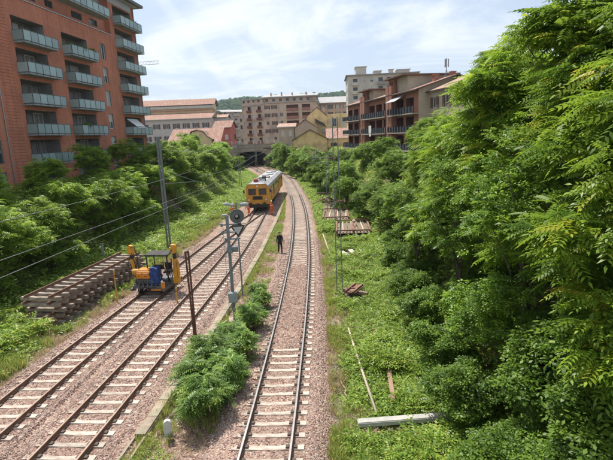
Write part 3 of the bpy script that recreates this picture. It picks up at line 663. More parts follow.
def left_block():
    b = thing('apartment_block', 'tall orange brick apartment block with frosted glass balconies at the left edge', 'apartment block', (-27.5, 50, 0), R(83))
    FL = [7.55 + 2.98 * k for k in range(8)]        # floor levels; railing top is +1.05
    zc = 23.7; ops = []; s0, s1 = -26.0, 17.0
    cols = [(-2.15, 3.1), (5.6, 11.1)]
    for k in range(-1, 5):
        z = FL[0] + 2.98 * k
        for a, c in cols: ops.append((a + .1, c - .35, z, z + 2.45, 1.5))
        ops.append((13.75, 14.95, z + .75, z + 2.75, .28)); ops.append((-8.6, -5.9, z + .3, z + 2.45, .3))
        ops.append((-14.2, -11.0, z, z + 2.45, 1.3)); ops.append((-22, -17, z, z + 2.45, 1.3))
    mb = MB(); grid_face(mb, I4, s0, s1, 3, zc, ops, 0, 1)
    D = 13
    # tower bay at the right end stands to z 28.4, flush with the facade
    ops2 = [(18.1, 23.2, FL[0] + 2.98 * k, FL[0] + 2.98 * k + 2.45, 1.4) for k in range(-1, 7)]
    grid_face(mb, I4, s1, 24.3, 3, 28.9, ops2, 0, 1)
    grid_face(mb, side(24.3, 0, math.pi / 2), 0, D, 3, 28.9, [], 0); grid_face(mb, side(s0, D, -math.pi / 2), 0, D, 3, zc, [], 0); grid_face(mb, side(24.3, D, math.pi), 0, 24.3 - s0, 3, 28.9, [], 0)
    mb.quad((s0, 0, zc), (s1, 0, zc), (s1, D, zc), (s0, D, zc), 0); mb.quad((s1, D, zc), (s1, 0, zc), (s1, 0, 28.9), (s1, D, 28.9), 0)
    # set-back storeys
    pops = [(-20 + 5.2 * k, -17.4 + 5.2 * k, 24.35, 25.15, .2) for k in range(4)] + [(.2, 3.1, 24.35, 25.2, .2), (4.6, 6.0, 24.4, 25.15, .2), (9.4, 11.6, 24.4, 25.15, .2), (13.2, 15.0, 24.4, 25.15, .2)]
    grid_face(mb, side(0, .7, 0), s0, s1, zc, 25.6, pops, 0, 1)
    link('wall', mb.mesh('wall', [mBrick, mBrickIn], fix=False), b)
    p2 = [(a, a + 2.0, 25.7, 28.0, .25) for a in (-19, -14, -9, -4, .5, 4.6, 8.2)] + [(12.7, 14.1, 26.2, 28.0, .25)]
    pm_ = MB(); grid_face(pm_, side(0, 1.2, 0), s0, s1, 25.6, 28.9, p2, 0, 0); pm_.quad((s0, .7, 25.6), (s1, .7, 25.6), (s1, 1.2, 25.6), (s0, 1.2, 25.6), 0)
    link('penthouse_wall', pm_.mesh('penthouse_wall', [mPent], fix=False), b)
    pt = MB(); pt.box(s1 + .0, 23.4, -.06, -.003, 28.05, 28.9); part('tower_panel', pt, mPent, b)
    for a, c, z0, z1, q in pops: window(b, side(0, .7, 0), a, c, z0, z1, q, 'd')
    for a, c, z0, z1, q in p2: window(b, side(0, 1.2, 0), a, c, z0, z1, q, 'dc')
    rf = MB(); rf.box(s0 - .5, 25.1, -1.3, D, 29.0, 29.35, 0); rf.box(s0 - .5, 24.2, -.7, D, 28.9, 29.0, 1); rf.box(-8, 12, 2, 9, 29.35, 31.0, 1)
    part('roof', rf, [mDarkRoof, mPent], b)
    cp = MB(); cp.box(s0, s1, -.10, .75, zc + .002, zc + .09); part('parapet_capping', cp, mCap, b)
    st = 'd'
    for (a, c, z0, z1, q) in ops:
        if z0 < 4: continue
        if q > 1:     # recess: sliding windows on the back wall, lighter curtain door at one side
            sty = random.choice(['dc', 'd', 'dc', 'dB', 'd'])
            window(b, side(0, q - .02, 0), a + .15, a + (c - a) * .62, z0 + .05, z1 - .12, .1, random.choice(['d', 'd', 'db']))
            window(b, side(0, q - .02, 0), a + (c - a) * .66, c - .15, z0 + .05, z1 - .12, .1, random.choice(['dc', 'wc', 'wB', 'd']), 'balcony_door')
        elif a > 10: window(b, I4, a, c, z0, z1, q, random.choice(['wB', 'wB', 'wb', 'w']))
        else: window(b, I4, a, c, z0, z1, q, random.choice(['wb', 'db']))
    for (a, c, z0, z1, q) in ops2:
        if z0 < 4: continue
        window(b, side(0, q - .02, 0), a + .1, a + 2.6, z0 + .05, z1 - .12, .1, random.choice(['d', 'dc'])); window(b, side(0, q - .02, 0), a + 2.8, c - .1, z0 + .05, z1 - .12, .1, random.choice(['wc', 'd', 'wB']), 'balcony_door')
    for k in range(0, 5):
        for a, c in cols: balcony(b, a, c + .1, FL[k], 1.15, 5)
        balcony(b, -14.3, -10.9, FL[k], 1.0, 3)
    for k in range(0, 7): balcony(b, 17.9, 24.15, FL[k], 1.15, 5)
    balcony(b, 3.1, 14.7, 25.35, 1.35, 9)
    rb = MB()
    z = 4.0
    while z < 23.4: rb.box(-4.5, -2.75, -.035, -.003, z, z + .1); z += .3
    part('ribbed_cladding', rb, mBrick, b, kind='stuff')
    dp = MB(); dp.tube([(23.95, -.16, 3), (23.95, -.16, 28.8)], .07, 8); part('drainpipe', dp, mMetal, b)
    dp = MB(); dp.bar((-5.05, -.05, 3), (-5.05, -.05, 23.5), .06, .1); part('expansion_strip', dp, mCap, b)
    # white sunshade cloth on a low right-hand balcony
    cl = MB(); cl.poly([(18.4, -.05, 12.75), (21.6, -.05, 12.75), (22.2, -1.25, 11.4), (19.6, -1.25, 11.4)]); part('awning', cl, mat('white_cloth', (.72, .72, .70), rough=.9), b)
    # flower boxes
    return b
BL = left_block()
def block_pt(x, y, z): a = R(83); return (-27.5 + x * math.cos(a) - y * math.sin(a), 50 + x * math.sin(a) + y * math.cos(a), z)

# ------------------------------------------------------------------ right: terracotta block with long dark balconies
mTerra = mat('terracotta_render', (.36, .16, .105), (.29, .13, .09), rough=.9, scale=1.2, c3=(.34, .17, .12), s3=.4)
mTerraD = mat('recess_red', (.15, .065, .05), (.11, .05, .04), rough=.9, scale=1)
mBeige = mat('beige_render', (.50, .43, .32), (.42, .35, .26), rough=.9, scale=.6, c3=(.40, .35, .28), s3=.3)
def right_block():
    b = thing('apartment_block', 'terracotta block with long dark balconies and sloping tiled roof above the trees on the right', 'apartment block', (10.5, 107, 0), R(-78.4))
    FL = [3.4, 6.25, 9.1, 11.95]; ze = 15.35; L1 = 36; ops = []
    for f in FL:
        for a in (.4, 4.5, 8.4, 14.2, 18.0, 21.8, 27.6, 31.4): ops.append((a, a + 2.9 if a not in (8.4,) else a + 2.4, f + .02, f + 2.4, 1.2))
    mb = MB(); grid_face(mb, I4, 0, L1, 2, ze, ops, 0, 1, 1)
    D = 12
    grid_face(mb, side(0, D, -math.pi / 2), 0, D, 2, ze, [], 0); grid_face(mb, side(L1, 0, math.pi / 2), 0, D, 2, ze, [], 2)
    # gable triangle of the near end
    mb.poly([(L1, 0, ze), (L1, D, ze), (L1, D / 2, 17.3)], 2); mb.poly([(0, 0, ze), (0, D / 2, 17.3), (0, D, ze)], 0)
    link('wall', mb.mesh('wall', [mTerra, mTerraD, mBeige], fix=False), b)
    for a, c, z0, z1, q in ops:
        window(b, side(0, q - .01, 0), a + .3, c - .4, z0 + .1, z1 - .2, .09, random.choice(['d', 'w', 'dB', 'wc', 'wb']))
    # pilasters (piers) standing proud
    for a in (11.1, 12.55, 25.0, 26.4):
        p = MB().box(a, a + 1.15, -.9, -.002, 2, 16.3 if a < 20 else 16.8); part('pier', p, mTerra, b)
    gable_roof('roof', b, 0, L1, 0, D, ze, 17.4, mTile, 'x', over=.9)
    # two raised stair towers with flat overhanging lids
    for a, c, zt, dd in ((11.0, 16.2, 17.45, 7.0), (24.9, 31.6, 18.1, 8.5)):
        tm = MB(); tm.box(a, a + 2.4, -.25, dd, ze - .4, zt - .22, 0); tm.box(a + 2.402, c, .2, dd, ze - .4, zt - .22, 2); tm.box(a + .6, a + 1.9, -.27, -.252, ze + .3, zt - .6, 1)
        part('roof_tower', tm, [mTerra, mTerraD, mBeige], b)
        lidm = MB(); lidm.box(a - .7, c + .7, -1.1, dd + .5, zt - .2, zt); part('tower_lid', lidm, mat('brown_fascia', (.16, .09, .07), (.2, .12, .09), rough=.8), b)
    # balconies: slab, dark panelled railing
    bal = MB().box(-.46, .46, -.02, .02, .12, .92).mesh('balcony_panel', mRailD)
    mPale = mat('balcony_pale_post', (.40, .40, .38), rough=.7)
    for fi, f in enumerate(FL):
        for a, c in ((-.6, 11.0), (12.3, 24.95), (26.2, 36.2)):
            sb = MB().box(a, c, -1.15, -.004, f - .18, f); o = part('balcony', sb, mat('balcony_edge', (.33, .30, .27), rough=.9), b)
            rl = MB(); rl.bar((a, -1.12, f + 1.0), (c, -1.12, f + 1.0), .07, .06, 0); rl.bar((a, -1.12, f + .5), (c, -1.12, f + .5), .05, .04, 0)
            n = int((c - a) / 1.05)
            for k in range(n + 1): x = a + (c - a) * k / n; rl.bar((x, -1.12, f), (x, -1.12, f + 1.0), .06, .06, 1)
            part('railing', rl, [mRailD, mPale], o)
            for k in range(n): link('balcony_panel', bal, o, (a + (c - a) * (k + .5) / n, -1.12, f), None)
    cl = MB(); cl.box(17.0, 18.4, -1.22, -1.19, 9.25, 10.6); cl.box(17.2, 18.2, -1.22, -1.19, 8.6, 9.2); part('hanging_sheet', cl, mat('white_cloth', (.72, .72, .70)), b)
    aw = MB(); aw.poly([(27.4, -.1, 15.0), (31.2, -.1, 15.0), (31.4, -1.9, 14.0), (27.2, -1.9, 14.0)]); part('awning', aw, mat('grey_awning', (.42, .43, .45), (.36, .37, .39), rough=.9), b)
    for x, y, z in ((6, 3, 16.8), (20.5, 3.4, 17.2), (33.5, 4, 17.6), (34.6, 6.3, 17.9)):
        c = MB(); c.box(x - .35, x + .35, y - .35, y + .35, z - 1.6, z); c.box(x - .45, x + .45, y - .45, y + .45, z, z + .12); part('chimney', c, mTerra, b)
    # lower beige wing continuing behind the foreground trees
    wg = MB(); grid_face(wg, side(36.02, 1.6, 0), 0, 17, 2, 14.9, [(1.5 + 3.6 * k, 2.7 + 3.6 * k, z, z + 1.5, .2) for k in range(4) for z in (6.8, 9.7, 12.5)], 0, 0)
    grid_face(wg, side(53.02, 1.6, math.pi / 2), 0, 10, 2, 14.9, [], 0); link('beige_wing', wg.mesh('wing', [mBeige], fix=False), b)
    for k in range(4):
        for z in (6.8, 9.7, 12.5): window(b, side(36.02, 1.6, 0), 1.5 + 3.6 * k, 2.7 + 3.6 * k, z, z + 1.5, .2, 'wsr')
    gable_roof('wing_roof', b, 36.4, 53, 1.6, 11.6, 14.95, 17.0, mTileP, 'x', over=.5)
    return b
BR = right_block()
# cell antenna on the wing roof
an = MB(); an.tube([(0, 0, 0), (0, 0, 3.2)], .06, 6)
for a in range(3):
    an.cbox((.28 * math.cos(a * 2.1), .28 * math.sin(a * 2.1), 2.5), (.14, .14, 1.2)); an.bar((0, 0, 2.2), (.28 * math.cos(a * 2.1), .28 * math.sin(a * 2.1), 2.2), .04)
an.bar((-.5, 0, .2), (0, 0, 1.6), .04); an.bar((.5, 0, .2), (0, 0, 1.6), .04)
tag(part('phone_antenna', an, mMetal, loc=(22.5, 73.8, 16.7)), 'phone mast with three panel antennas on the roof ridge right of the terracotta block', 'antenna')

# ------------------------------------------------------------------ pale tower behind it
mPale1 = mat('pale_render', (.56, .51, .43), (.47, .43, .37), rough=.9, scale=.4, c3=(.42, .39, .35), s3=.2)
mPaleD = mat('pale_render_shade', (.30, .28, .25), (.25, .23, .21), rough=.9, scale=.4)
def tower():
    b = thing('tower_block', 'pale beige eight storey tower block with small balconies behind the terracotta block', 'tower block', (17.3, 175, 0), R(-3))
    W, D, z0, z1 = 25.5, 16, 4, 29.9; FLz = [5.6 + 3.0 * k for k in range(8)]; ops = []; lops = []
    for f in FLz:
        ops += [(2.0, 3.6, f + .1, f + 2.2, .9), (8.2, 9.4, f + .9, f + 2.3, .2), (5.6, 6.3, f + 1, f + 1.9, .2)]
        ops += [(11.2 + k * 3.1, 12.8 + k * 3.1, f + .1, f + 2.3, .9) for k in range(4)]
        lops += [(2 + k * 3.6, 3.2 + k * 3.6, f + .9, f + 2.3, .2) for k in range(4)]
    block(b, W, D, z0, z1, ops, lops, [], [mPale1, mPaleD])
    for o in ops:
        window(b, I4, *o[:4], o[4], 'wb' if o[4] < .5 else 'd')
    for o in lops: window(b, side(0, D, -math.pi / 2), *o[:4], o[4], 'wb')
    for f in FLz:
        for a, c in ((1.6, 4.0), (10.8, 17.2), (17.4, 23.4)):
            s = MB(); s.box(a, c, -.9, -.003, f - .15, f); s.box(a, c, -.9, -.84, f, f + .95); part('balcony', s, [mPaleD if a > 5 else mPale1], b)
    r = MB(); r.box(-.6, W + .6, -.7, D + .5, z1, z1 + .35); part('roof_slab', r, mPaleD, b)
    for x0, x1, y0, y1, z in ((3.2, 7.0, 2, 8, 33.3), (10, 12.5, 2, 6, 31.6), (15.5, 17, 3, 5, 32.0), (18.5, 23, 3, 8, 31.8)):
        r = MB(); r.box(x0, x1, y0, y1, z1 + .35, z - .2); r.box(x0 - .3, x1 + .3, y0 - .3, y1 + .3, z - .2, z); part('rooftop_hut', r, [mPale1], b)
tower()

# ------------------------------------------------------------------ big pinkish corner block in the centre distance
mPink = mat('pinkish_brown_render', (.58, .43, .32), (.49, .355, .27), rough=.9, scale=.5, c3=(.33, .245, .205), s3=.2)
mPinkD = mat('loggia_red', (.20, .075, .055), (.15, .06, .05), rough=.9)
def corner_block():
    b = thing('apartment_block', 'large pinkish brown five storey corner block with rows of windows in the centre distance', 'apartment block', (-16.0, 200, 0), R(-2))
    W, D = 22.5, 20; FLz = [7.0 + 3.25 * k for k in range(5)]; ops = []; styles = []
    for i, f in enumerate(FLz):
        for x in (1.1, 4.0, 7.0): ops.append((x, x + 1.25, f + .95, f + 2.5, .2)); styles.append(random.choice(['wsr', 'wB', 'w', 'wsr']))
        for x in (9.8, 16.4): ops.append((x, x + 5.0 if x < 12 else x + 3.4, f + .15, f + 2.4, .9)); styles.append('d')
    block(b, W, D, 3, 23.3, ops, [], [], [mPink, mPinkD])
    for o, s in zip(ops, styles):
        if o[4] > .5:
            n = int((o[1] - o[0]) / 1.6)
            for k in range(n): a = o[0] + .2 + k * (o[1] - o[0]) / n; window(b, side(0, .88, 0), a, a + 1.1, o[2] + .05, o[3] - .15, .1, 'd')
            s_ = MB(); s_.box(o[0], o[1], -.5, -.003, o[2] - .15, o[2]); s_.box(o[0], o[1], -.5, -.44, o[2], o[2] + .9); part('balcony', s_, mat('reddish_parapet', (.36, .17, .13), (.28, .13, .10), rough=.9), b)
        else: window(b, I4, *o[:4], o[4], s)
    # chamfered left wing receding to the left
    Mw = Matrix.Translation((-.02, 0, 0)) @ Matrix.Rotation(R(180 - 30), 4, 'Z')   # from corner towards back-left, facing left-front
    wl = 11.5; Mf = Matrix.Translation((-math.cos(R(30)) * wl, math.sin(R(30)) * wl, 0)) @ Matrix.Rotation(R(-30), 4, 'Z')
    wops = []
    for f in FLz:
        for x in (.7, 3.2, 5.4, 8.6): wops.append((x, x + (1.1 if x not in (3.2, 8.6) else 1.7), f + (.95 if x not in (3.2, 8.6) else .1), f + 2.4, .25 if x not in (3.2, 8.6) else .8))
    wb = MB(); aw_ = [(x, x + 1.1, 24.1, 25.1, .2) for x in (.8, 3.4, 6.0, 8.8)]
    grid_face(wb, Mf, 0, wl, 3, 25.3, wops + aw_, 0, 1); grid_face(wb, Mf @ side(0, 8, -math.pi / 2), 0, 8, 3, 25.3, [], 0); link('wall', wb.mesh('wall', [mPink, mPinkD], fix=False), b)
    for o in aw_: window(b, Mf, *o[:4], o[4], 'd')
    wr_ = MB(); wr_.box(-.5, wl + .2, -.7, 8.4, 25.302, 25.6, 0, Mf); part('wing_roof', wr_, mRoofG, b)
    wc = MB(); wc.box(-.4, wl - .1, -.45, -.003, 22.9, 23.1, 0, Mf); part('wing_cornice', wc, mRoofG, b)
    for o in wops:
        window(b, Mf, *o[:4], o[4], 'wB' if o[4] < .5 else 'd')
        if o[4] > .5:
            s_ = MB(); s_.box(o[0] - .4, o[1] + .4, -.7, -.003, o[2] - .15, o[2], 0, Mf); s_.box(o[0] - .4, o[1] + .4, -.7, -.64, o[2], o[2] + .9, 0, Mf); part('balcony', s_, mPinkD, b)
    # attic storey set back, with pale eaves
    at = MB(); aops = [(1 + 2.9 * k, 2.2 + 2.9 * k, 24.1, 25.2, .2) for k in range(7)]
    grid_face(at, side(0, 1.2, 0), 0, W, 23.3, 25.6, aops, 0, 1); at.quad((0, 0, 23.32), (W, 0, 23.32), (W, 1.2, 23.32), (0, 1.2, 23.32), 0); link('attic', at.mesh('attic', [mPink, mPinkD], fix=False), b)
    for o in aops: window(b, side(0, 1.2, 0), *o[:4], o[4], 'd')
    r = MB(); r.box(-.6, W + .6, .4, D, 25.61, 25.95); r.box(-.3, W + 1, -.4, .9, 23.33, 23.5); r.poly([(-.6, .4, 25.96), (W + .6, .4, 25.96), (W + .6, 9, 27.4), (-.6, 9, 27.4)]); part('roof', r, mRoofG, b)
    # long right wing behind, pale roof
    mb = MB(); rops = [(1.5 + 3.3 * k, 3.7 + 3.3 * k, z, z + 1.9, .6) for k in range(9) for z in (13.8, 17.1, 20.4)]
    grid_face(mb, side(W, 8, 0), 0, 34, 3, 23.0, rops, 0, 1); link('rear_wing', mb.mesh('wing', [mPink, mPinkD], fix=False), b)
    for o in rops: window(b, side(W, 8, 0), o[0] + .2, o[1] - .2, o[2], o[3], .5, random.choice(['w', 'd', 'wB']))
    r = MB(); r.poly([(W + .7, 7.2, 23.0), (W + 34, 7.2, 23.0), (W + 34, 15, 26.0), (W + .7, 15, 26.0)]); r.box(W + .7, W + 34, 7.1, 7.5, 22.75, 23.02); part('rear_roof', r, mRoofG, b)
    for x in (3, 7.5, 12, 18): c = MB().box(x, x + .6, 3, 3.6, 25.9, 27.6 + .2 * (x % 2)); part('chimney', c, mPink, b)
corner_block()

def simple_block(name, label, cat, loc, rz, W, D, z0, z1, wm, rows, cols, ws=(1.1, 1.5), style=('w',), roof=None, left=0, rise=2.0, roofm=None, axis='x', over=.5, group=None, gap=None, side_cols=0):
    b = thing(name, label, cat, loc, rz, group); ops = []; lops = []
    for z in rows:
        for k in range(cols):
            g = W / cols; a = g * (k + .5) - ws[0] / 2; ops.append((a, a + ws[0], z, z + ws[1], .2))
        for k in range(side_cols):
            g = D / side_cols; a = g * (k + .5) - ws[0] / 2; lops.append((a, a + ws[0], z, z + ws[1], .2))
    block(b, W, D, z0, z1, ops, lops if left <= 0 else [], lops if left > 0 else [], [wm, mPaleD], mr=0)
    for o in ops: window(b, I4, *o[:4], o[4], random.choice(style))
    for o in lops: window(b, side(0, D, -math.pi / 2) if left <= 0 else side(W, 0, math.pi / 2), *o[:4], o[4], random.choice(style))
    if roof == 'gable':
        gable_roof('roof', b, 0, W, 0, D, z1, z1 + rise, roofm or mTile, axis, over=over)
        mb = MB()
        if axis == 'x': mb.poly([(0, 0, z1), (0, D / 2, z1 + rise - .15), (0, D, z1)]); mb.poly([(W, 0, z1), (W, D, z1), (W, D / 2, z1 + rise - .15)])
        else: mb.poly([(0, 0, z1), (W, 0, z1), (W / 2, 0, z1 + rise - .15)]); mb.poly([(0, D, z1), (W / 2, D, z1 + rise - .15), (W, D, z1)])
        link('gable', mb.mesh('gable', [wm]), b)
    elif roof == 'flat':
        part('roof', MB().box(-over, W + over, -over, D + over, z1, z1 + .3), roofm or mRoofG, b)
    elif roof == 'lean':
        r = MB(); r.poly([(-over, -over, z1), (W + over, -over, z1), (W + over, D, z1 + rise), (-over, D, z1 + rise)], 0); r.box(-over, W + over, -over, -over + .12, z1 - .2, z1 - .002, 1)
        part('roof', r, [roofm or mTile, mWFrame], b)
    return b
mYellow = mat('yellow_render', (.78, .59, .30), (.68, .51, .25), rough=.9, scale=.6, c3=(.5, .36, .18), s3=.4)
mSand = mat('sand_render', (.46, .37, .28), (.39, .31, .235), rough=.9, scale=.5, c3=(.34, .28, .22), s3=.4)
mWhiteR = mat('white_render', (.52, .48, .43), (.44, .41, .37), rough=.9, scale=.6)
mRedR = mat('red_render', (.44, .13, .10), (.37, .11, .085), rough=.9, scale=.6)
mCream = mat('cream_render', (.64, .50, .30), (.55, .42, .26), rough=.9, scale=.6)
mGreyR = mat('grey_white_render', (.50, .50, .49), (.42, .42, .42), rough=.9, scale=.5)
# yellow house: tall gable and lower flat part
y1 = simple_block('yellow_house', 'bright yellow gabled house with two white shuttered windows in the centre distance', 'house', (1.7, 148, 0), R(-2), 6.2, 9, 4, 15.2, mYellow, (), 0, roof='gable', rise=2.7, axis='y', roofm=mTile, over=.15)
mb = MB(); o_ = [(1.6, 2.9, 11.8, 14.3, .2), (4.5, 5.5, 11.8, 14.3, .2)]; grid_face(mb, side(6.22, .6, 0), 0, 6.2, 4, 15.7, o_, 0, 0); grid_face(mb, side(12.42, .6, math.pi / 2), 0, 8, 4, 15.7, [], 0); mb.quad((6.22, .6, 15.7), (12.42, .6, 15.7), (12.42, 8, 15.7), (6.22, 8, 15.7), 0)
link('side_wall', mb.mesh('wall', [mYellow], fix=False), y1)
window(y1, side(6.22, .6, 0), *o_[0][:4], .2, 'ws'); window(y1, side(6.22, .6, 0), *o_[1][:4], .2, 'wB')
part('terrace_railing', MB().box(4.5, 12.6, -1.4, -1.3, 10.2, 11.1).box(4.5, 12.6, -1.4, .5, 10.0, 10.2), mMetal, y1)
ss = MB(); ss.poly([(2.5, -.1, 14.4), (5.3, -.1, 12.9), (6.0, -1.8, 11.6), (2.6, -1.8, 13.2)]); part('dark_awning', ss, mDark, y1)
part('chimney', MB().box(2.9, 3.6, 3, 3.7, 16.8, 18.9), mPink, y1)
part('chimney', MB().box(5.0, 5.7, 4, 4.7, 16.0, 18.0), mPink, y1)
# sand house with brown shutters, low gable
s1 = simple_block('sand_house', 'sand coloured house with low brown roof left of the yellow house', 'house', (-6.9, 139, 0), R(-1), 4.6, 9, 4, 12.2, mSand, (9.4,), 2, (1.0, 1.7), ('wB', 'wsr'), roof='lean', rise=1.2, roofm=mTileP)
s2 = simple_block('sand_house', 'windowless sand gable wall house between the low brown roof and the yellow gable', 'house', (-2.1, 138, 0), R(-4), 6.4, 9, 4, 11.7, mSand, (), 0, roof='gable', rise=2.4, axis='y', roofm=mTileP, over=.2)
# low yellow building with wide orange roof
l1 = simple_block('yellow_shed', 'low yellow building with wide salmon tiled roof just above the right bank trees', 'building', (-2.4, 122, 0), R(-2), 8.8, 12, 4, 8.3, mYellow, (), 0, roof='gable', rise=2.6, axis='y', roofm=mTile, over=.4)
l2 = simple_block('yellow_annex', 'long low yellow annex with salmon roof beside the low gabled yellow building', 'building', (6.5, 122.5, 0), R(-2), 10, 9, 4, 8.4, mYellow, (6.3,), 3, (1.6, .9), ('d',), roof='lean', rise=2.6, roofm=mTile, over=.3)
# left group
g1 = simple_block('long_block', 'long brown roofed block with pale balcony bands, farthest back on the left', 'apartment block', (-68, 203, 0), R(4), 30, 14, 4, 24.4, mCream, (11, 14.2, 17.4, 20.6), 9, (1.8, 1.7), ('d', 'd', 'wsr'), roof='gable', rise=3.0, roofm=mTile, over=1.0)
for z in (13.5, 16.8): part('balcony', MB().box(3, 27, -1.3, -.003, z - .2, z).box(3, 27, -1.3, -1.22, z, z + .9), mWhiteR, g1)
part('terrace_band', MB().box(-.5, 30.6, -1.6, -.003, 22.9, 23.9), mWhiteR, g1)
g2 = simple_block('white_house', 'long white house with brown shutters and red tiled roof behind the pink roofed villa', 'house', (-57.5, 170, 0), R(3), 24.5, 10, 4, 17.3, mWhiteR, (9.6, 13.9), 7, (1.3, 1.7), ('wsr', 'wsr', 'd'), roof='lean', rise=2.6, roofm=mTile, over=.8)
part('attic_wall', MB().box(0, 24.5, 9, 14, 17.2, 20.6), mCream, g2); part('attic_roof', MB().box(-.4, 25, 8.4, 14.5, 20.6, 20.9), mTileP, g2)
# villa with red roof and round-topped yellow gable
g3 = simple_block('villa', 'low villa with broad brick red roof and arched yellow dormer gable above the left trees', 'villa', (-37.6, 131, 0), R(2), 14.2, 10, 3, 8.6, mSand, (), 0, roof='lean', rise=4.2, roofm=mTile, over=.5)
av = MB(); pr_ = [(4.9, 7.0), (12.2, 7.0), (12.2, 9.7), (11.0, 10.5), (10.0, 11.6), (8.6, 11.9), (7.2, 11.6), (6.2, 10.5), (4.9, 9.7)]; av.prism(pr_, -1.2, 4); part('dormer_gable', av, mCream, g3)
ar = MB(); ed = [(4.5, 9.5), (6.0, 10.6), (7.0, 11.9), (8.6, 12.25), (10.2, 11.9), (11.2, 10.6), (12.7, 9.5)]
for i in range(len(ed) - 1): a, c = ed[i], ed[i + 1]; ar.poly([(a[0], -1.6, a[1]), (c[0], -1.6, c[1]), (c[0], 5, c[1]), (a[0], 5, a[1])], 0); ar.poly([(a[0], -1.6, a[1] - .22), (c[0], -1.6, c[1] - .22), (c[0], -1.6, c[1]), (a[0], -1.6, a[1])], 1)
part('dormer_roof', ar, [mTile, mat('brown_fascia', (.16, .09, .07))], g3)
for x in (7.7, 8.75): window(g3, side(0, -1.22, 0), x, x + .8, 10.0, 10.8, .1, 'd')
part('parasol', MB().tube([(8.8, -3, 7.6), (8.8, -3, 8.3)], [1.5, .1], 10), mWhiteR, g3)
g4 = simple_block('red_house', 'small red house with orange roof between the white villa and the grey block', 'house', (-29.6, 158, 0), R(-4), 5.6, 9, 4, 13.2, mRedR, (9.2,), 2, (1.1, 1.7), ('wsr', 'wB'), roof='gable', rise=2.4, roofm=mTile, axis='x', side_cols=2, left=1)
g5 = simple_block('white_annex', 'plain white rendered house rising just behind the small red house', 'house', (-35.5, 180, 0), R(0), 7, 8, 4, 17.6, mWhiteR, (14.2,), 2, (.9, 1.2), ('w',), roof='gable', rise=1.2, roofm=mTileP)
g6 = simple_block('grey_block', 'grey white balconied block leaning into the left side of the pinkish corner block', 'apartment block', (-35.5, 214, 0), R(30), 12.5, 8, 4, 21.5, mGreyR, [7.5 + 3.1 * k for k in range(5)], 5, (1.1, 1.7), ('w', 'd', 'wB'), roof='lean', rise=1.4, roofm=mRoofG, over=.8)
for k in range(5): part('balcony', MB().box(4.8, 7.7, -.9, -.003, 7.2 + 3.1 * k, 7.4 + 3.1 * k).box(4.8, 7.7, -.9, -.84, 7.4 + 3.1 * k, 8.3 + 3.1 * k), mGreyR, g6)

# tower crane jib far left
mCrane = mat('crane_grey', (.45, .46, .47), rough=.6)
cr_ = thing('tower_crane', 'thin pale tower crane jib reaching out from behind the brick block', 'crane', (-45, 128, 4))
mb = MB()
for x in range(-2, 9):
    z = 22.6 + .0 * x
    mb.bar((x - .5, 0, z), (x + .5, 0, z), .09); mb.bar((x - .5, 0, z + .7), (x + .5, 0, z + .7), .08); mb.bar((x - .5, 0, z), (x + .5, 0, z + .7), .05)
part('jib', mb, mCrane, cr_); mb = MB()
for z in range(0, 26, 2): mb.bar((-.5, 0, z), (.5, 0, z + 2), .12); mb.bar((.5, 0, z), (-.5, 0, z + 2), .12)
mb.bar((-.6, 0, 0), (-.6, 0, 28), .2); mb.bar((.6, 0, 0), (.6, 0, 28), .2); part('mast', mb, mCrane, cr_)
cr_.rotation_euler = (0, 0, R(-8)); cr_.scale = (1, 1, 1.12)

# ------------------------------------------------------------------ road overbridge with dark mouth
mBridge = mat('old_bridge_concrete', (.34, .31, .26), (.24, .22, .18), rough=.95, scale=.8, bump=.5, c3=(.18, .17, .13), s3=.25)
bd = thing('overbridge', 'grey concrete road bridge with a dark opening over the tracks in the distance', 'bridge', (-17.5, 157, 0), R(14))
mb = MB(); mb.box(-26, -5.2, 0, 9, -1, 6.2); mb.box(5.2, 26, 0, 9, -1, 6.2); mb.box(-5.2, 5.2, 0, 9, 4.9, 6.2); part('abutments', mb, mBridge, bd)
mb = MB()
for i in range(12): a = i / 12 * math.pi; b_ = (i + 1) / 12 * math.pi; mb.poly([(-5.2 * math.cos(a), .3, 3.4 + 1.5 * math.sin(a)), (-5.2 * math.cos(b_), .3, 3.4 + 1.5 * math.sin(b_)), (-5.2 * math.cos(b_), .3, 5.0), (-5.2 * math.cos(a), .3, 5.0)])
part('arch_ring', mb, mBridge, bd)
mb = MB(); mb.box(-5.2, 5.2, 30, 30.4, -1, 5); mb.box(-5.4, -5.2, 9, 30, -1, 5); mb.box(5.2, 5.4, 9, 30, -1, 5); mb.box(-5.4, 5.4, 9, 30, 4.8, 5.1); part('tunnel_lining', mb, mBridge, bd)
mb = MB(); mb.box(-26, 26, -.15, .25, 6.2, 7.2); mb.box(-26.1, 26.1, -.3, .35, 7.2, 7.35); part('parapet', mb, mBridge, bd)
for k in range(22): mb = MB(); mb.box(-25.5 + k * 2.4, -25.2 + k * 2.4, .02, .24, 7.36, 8.6); part('fence_post', mb, mWhiteR, bd)
mb = MB()
for z in (7.8, 8.2, 8.55): mb.bar((-25.5, .13, z), (25.2, .13, z), .06)
part('fence_rail', mb, mWhiteR, bd)
# the street behind the bridge and along the top of both banks
part('street', MB().box(-80, 60, 158, 172, 5.6, 5.9), mat('asphalt', (.08, .08, .08), (.06, .06, .06), rough=.95), kind='structure')

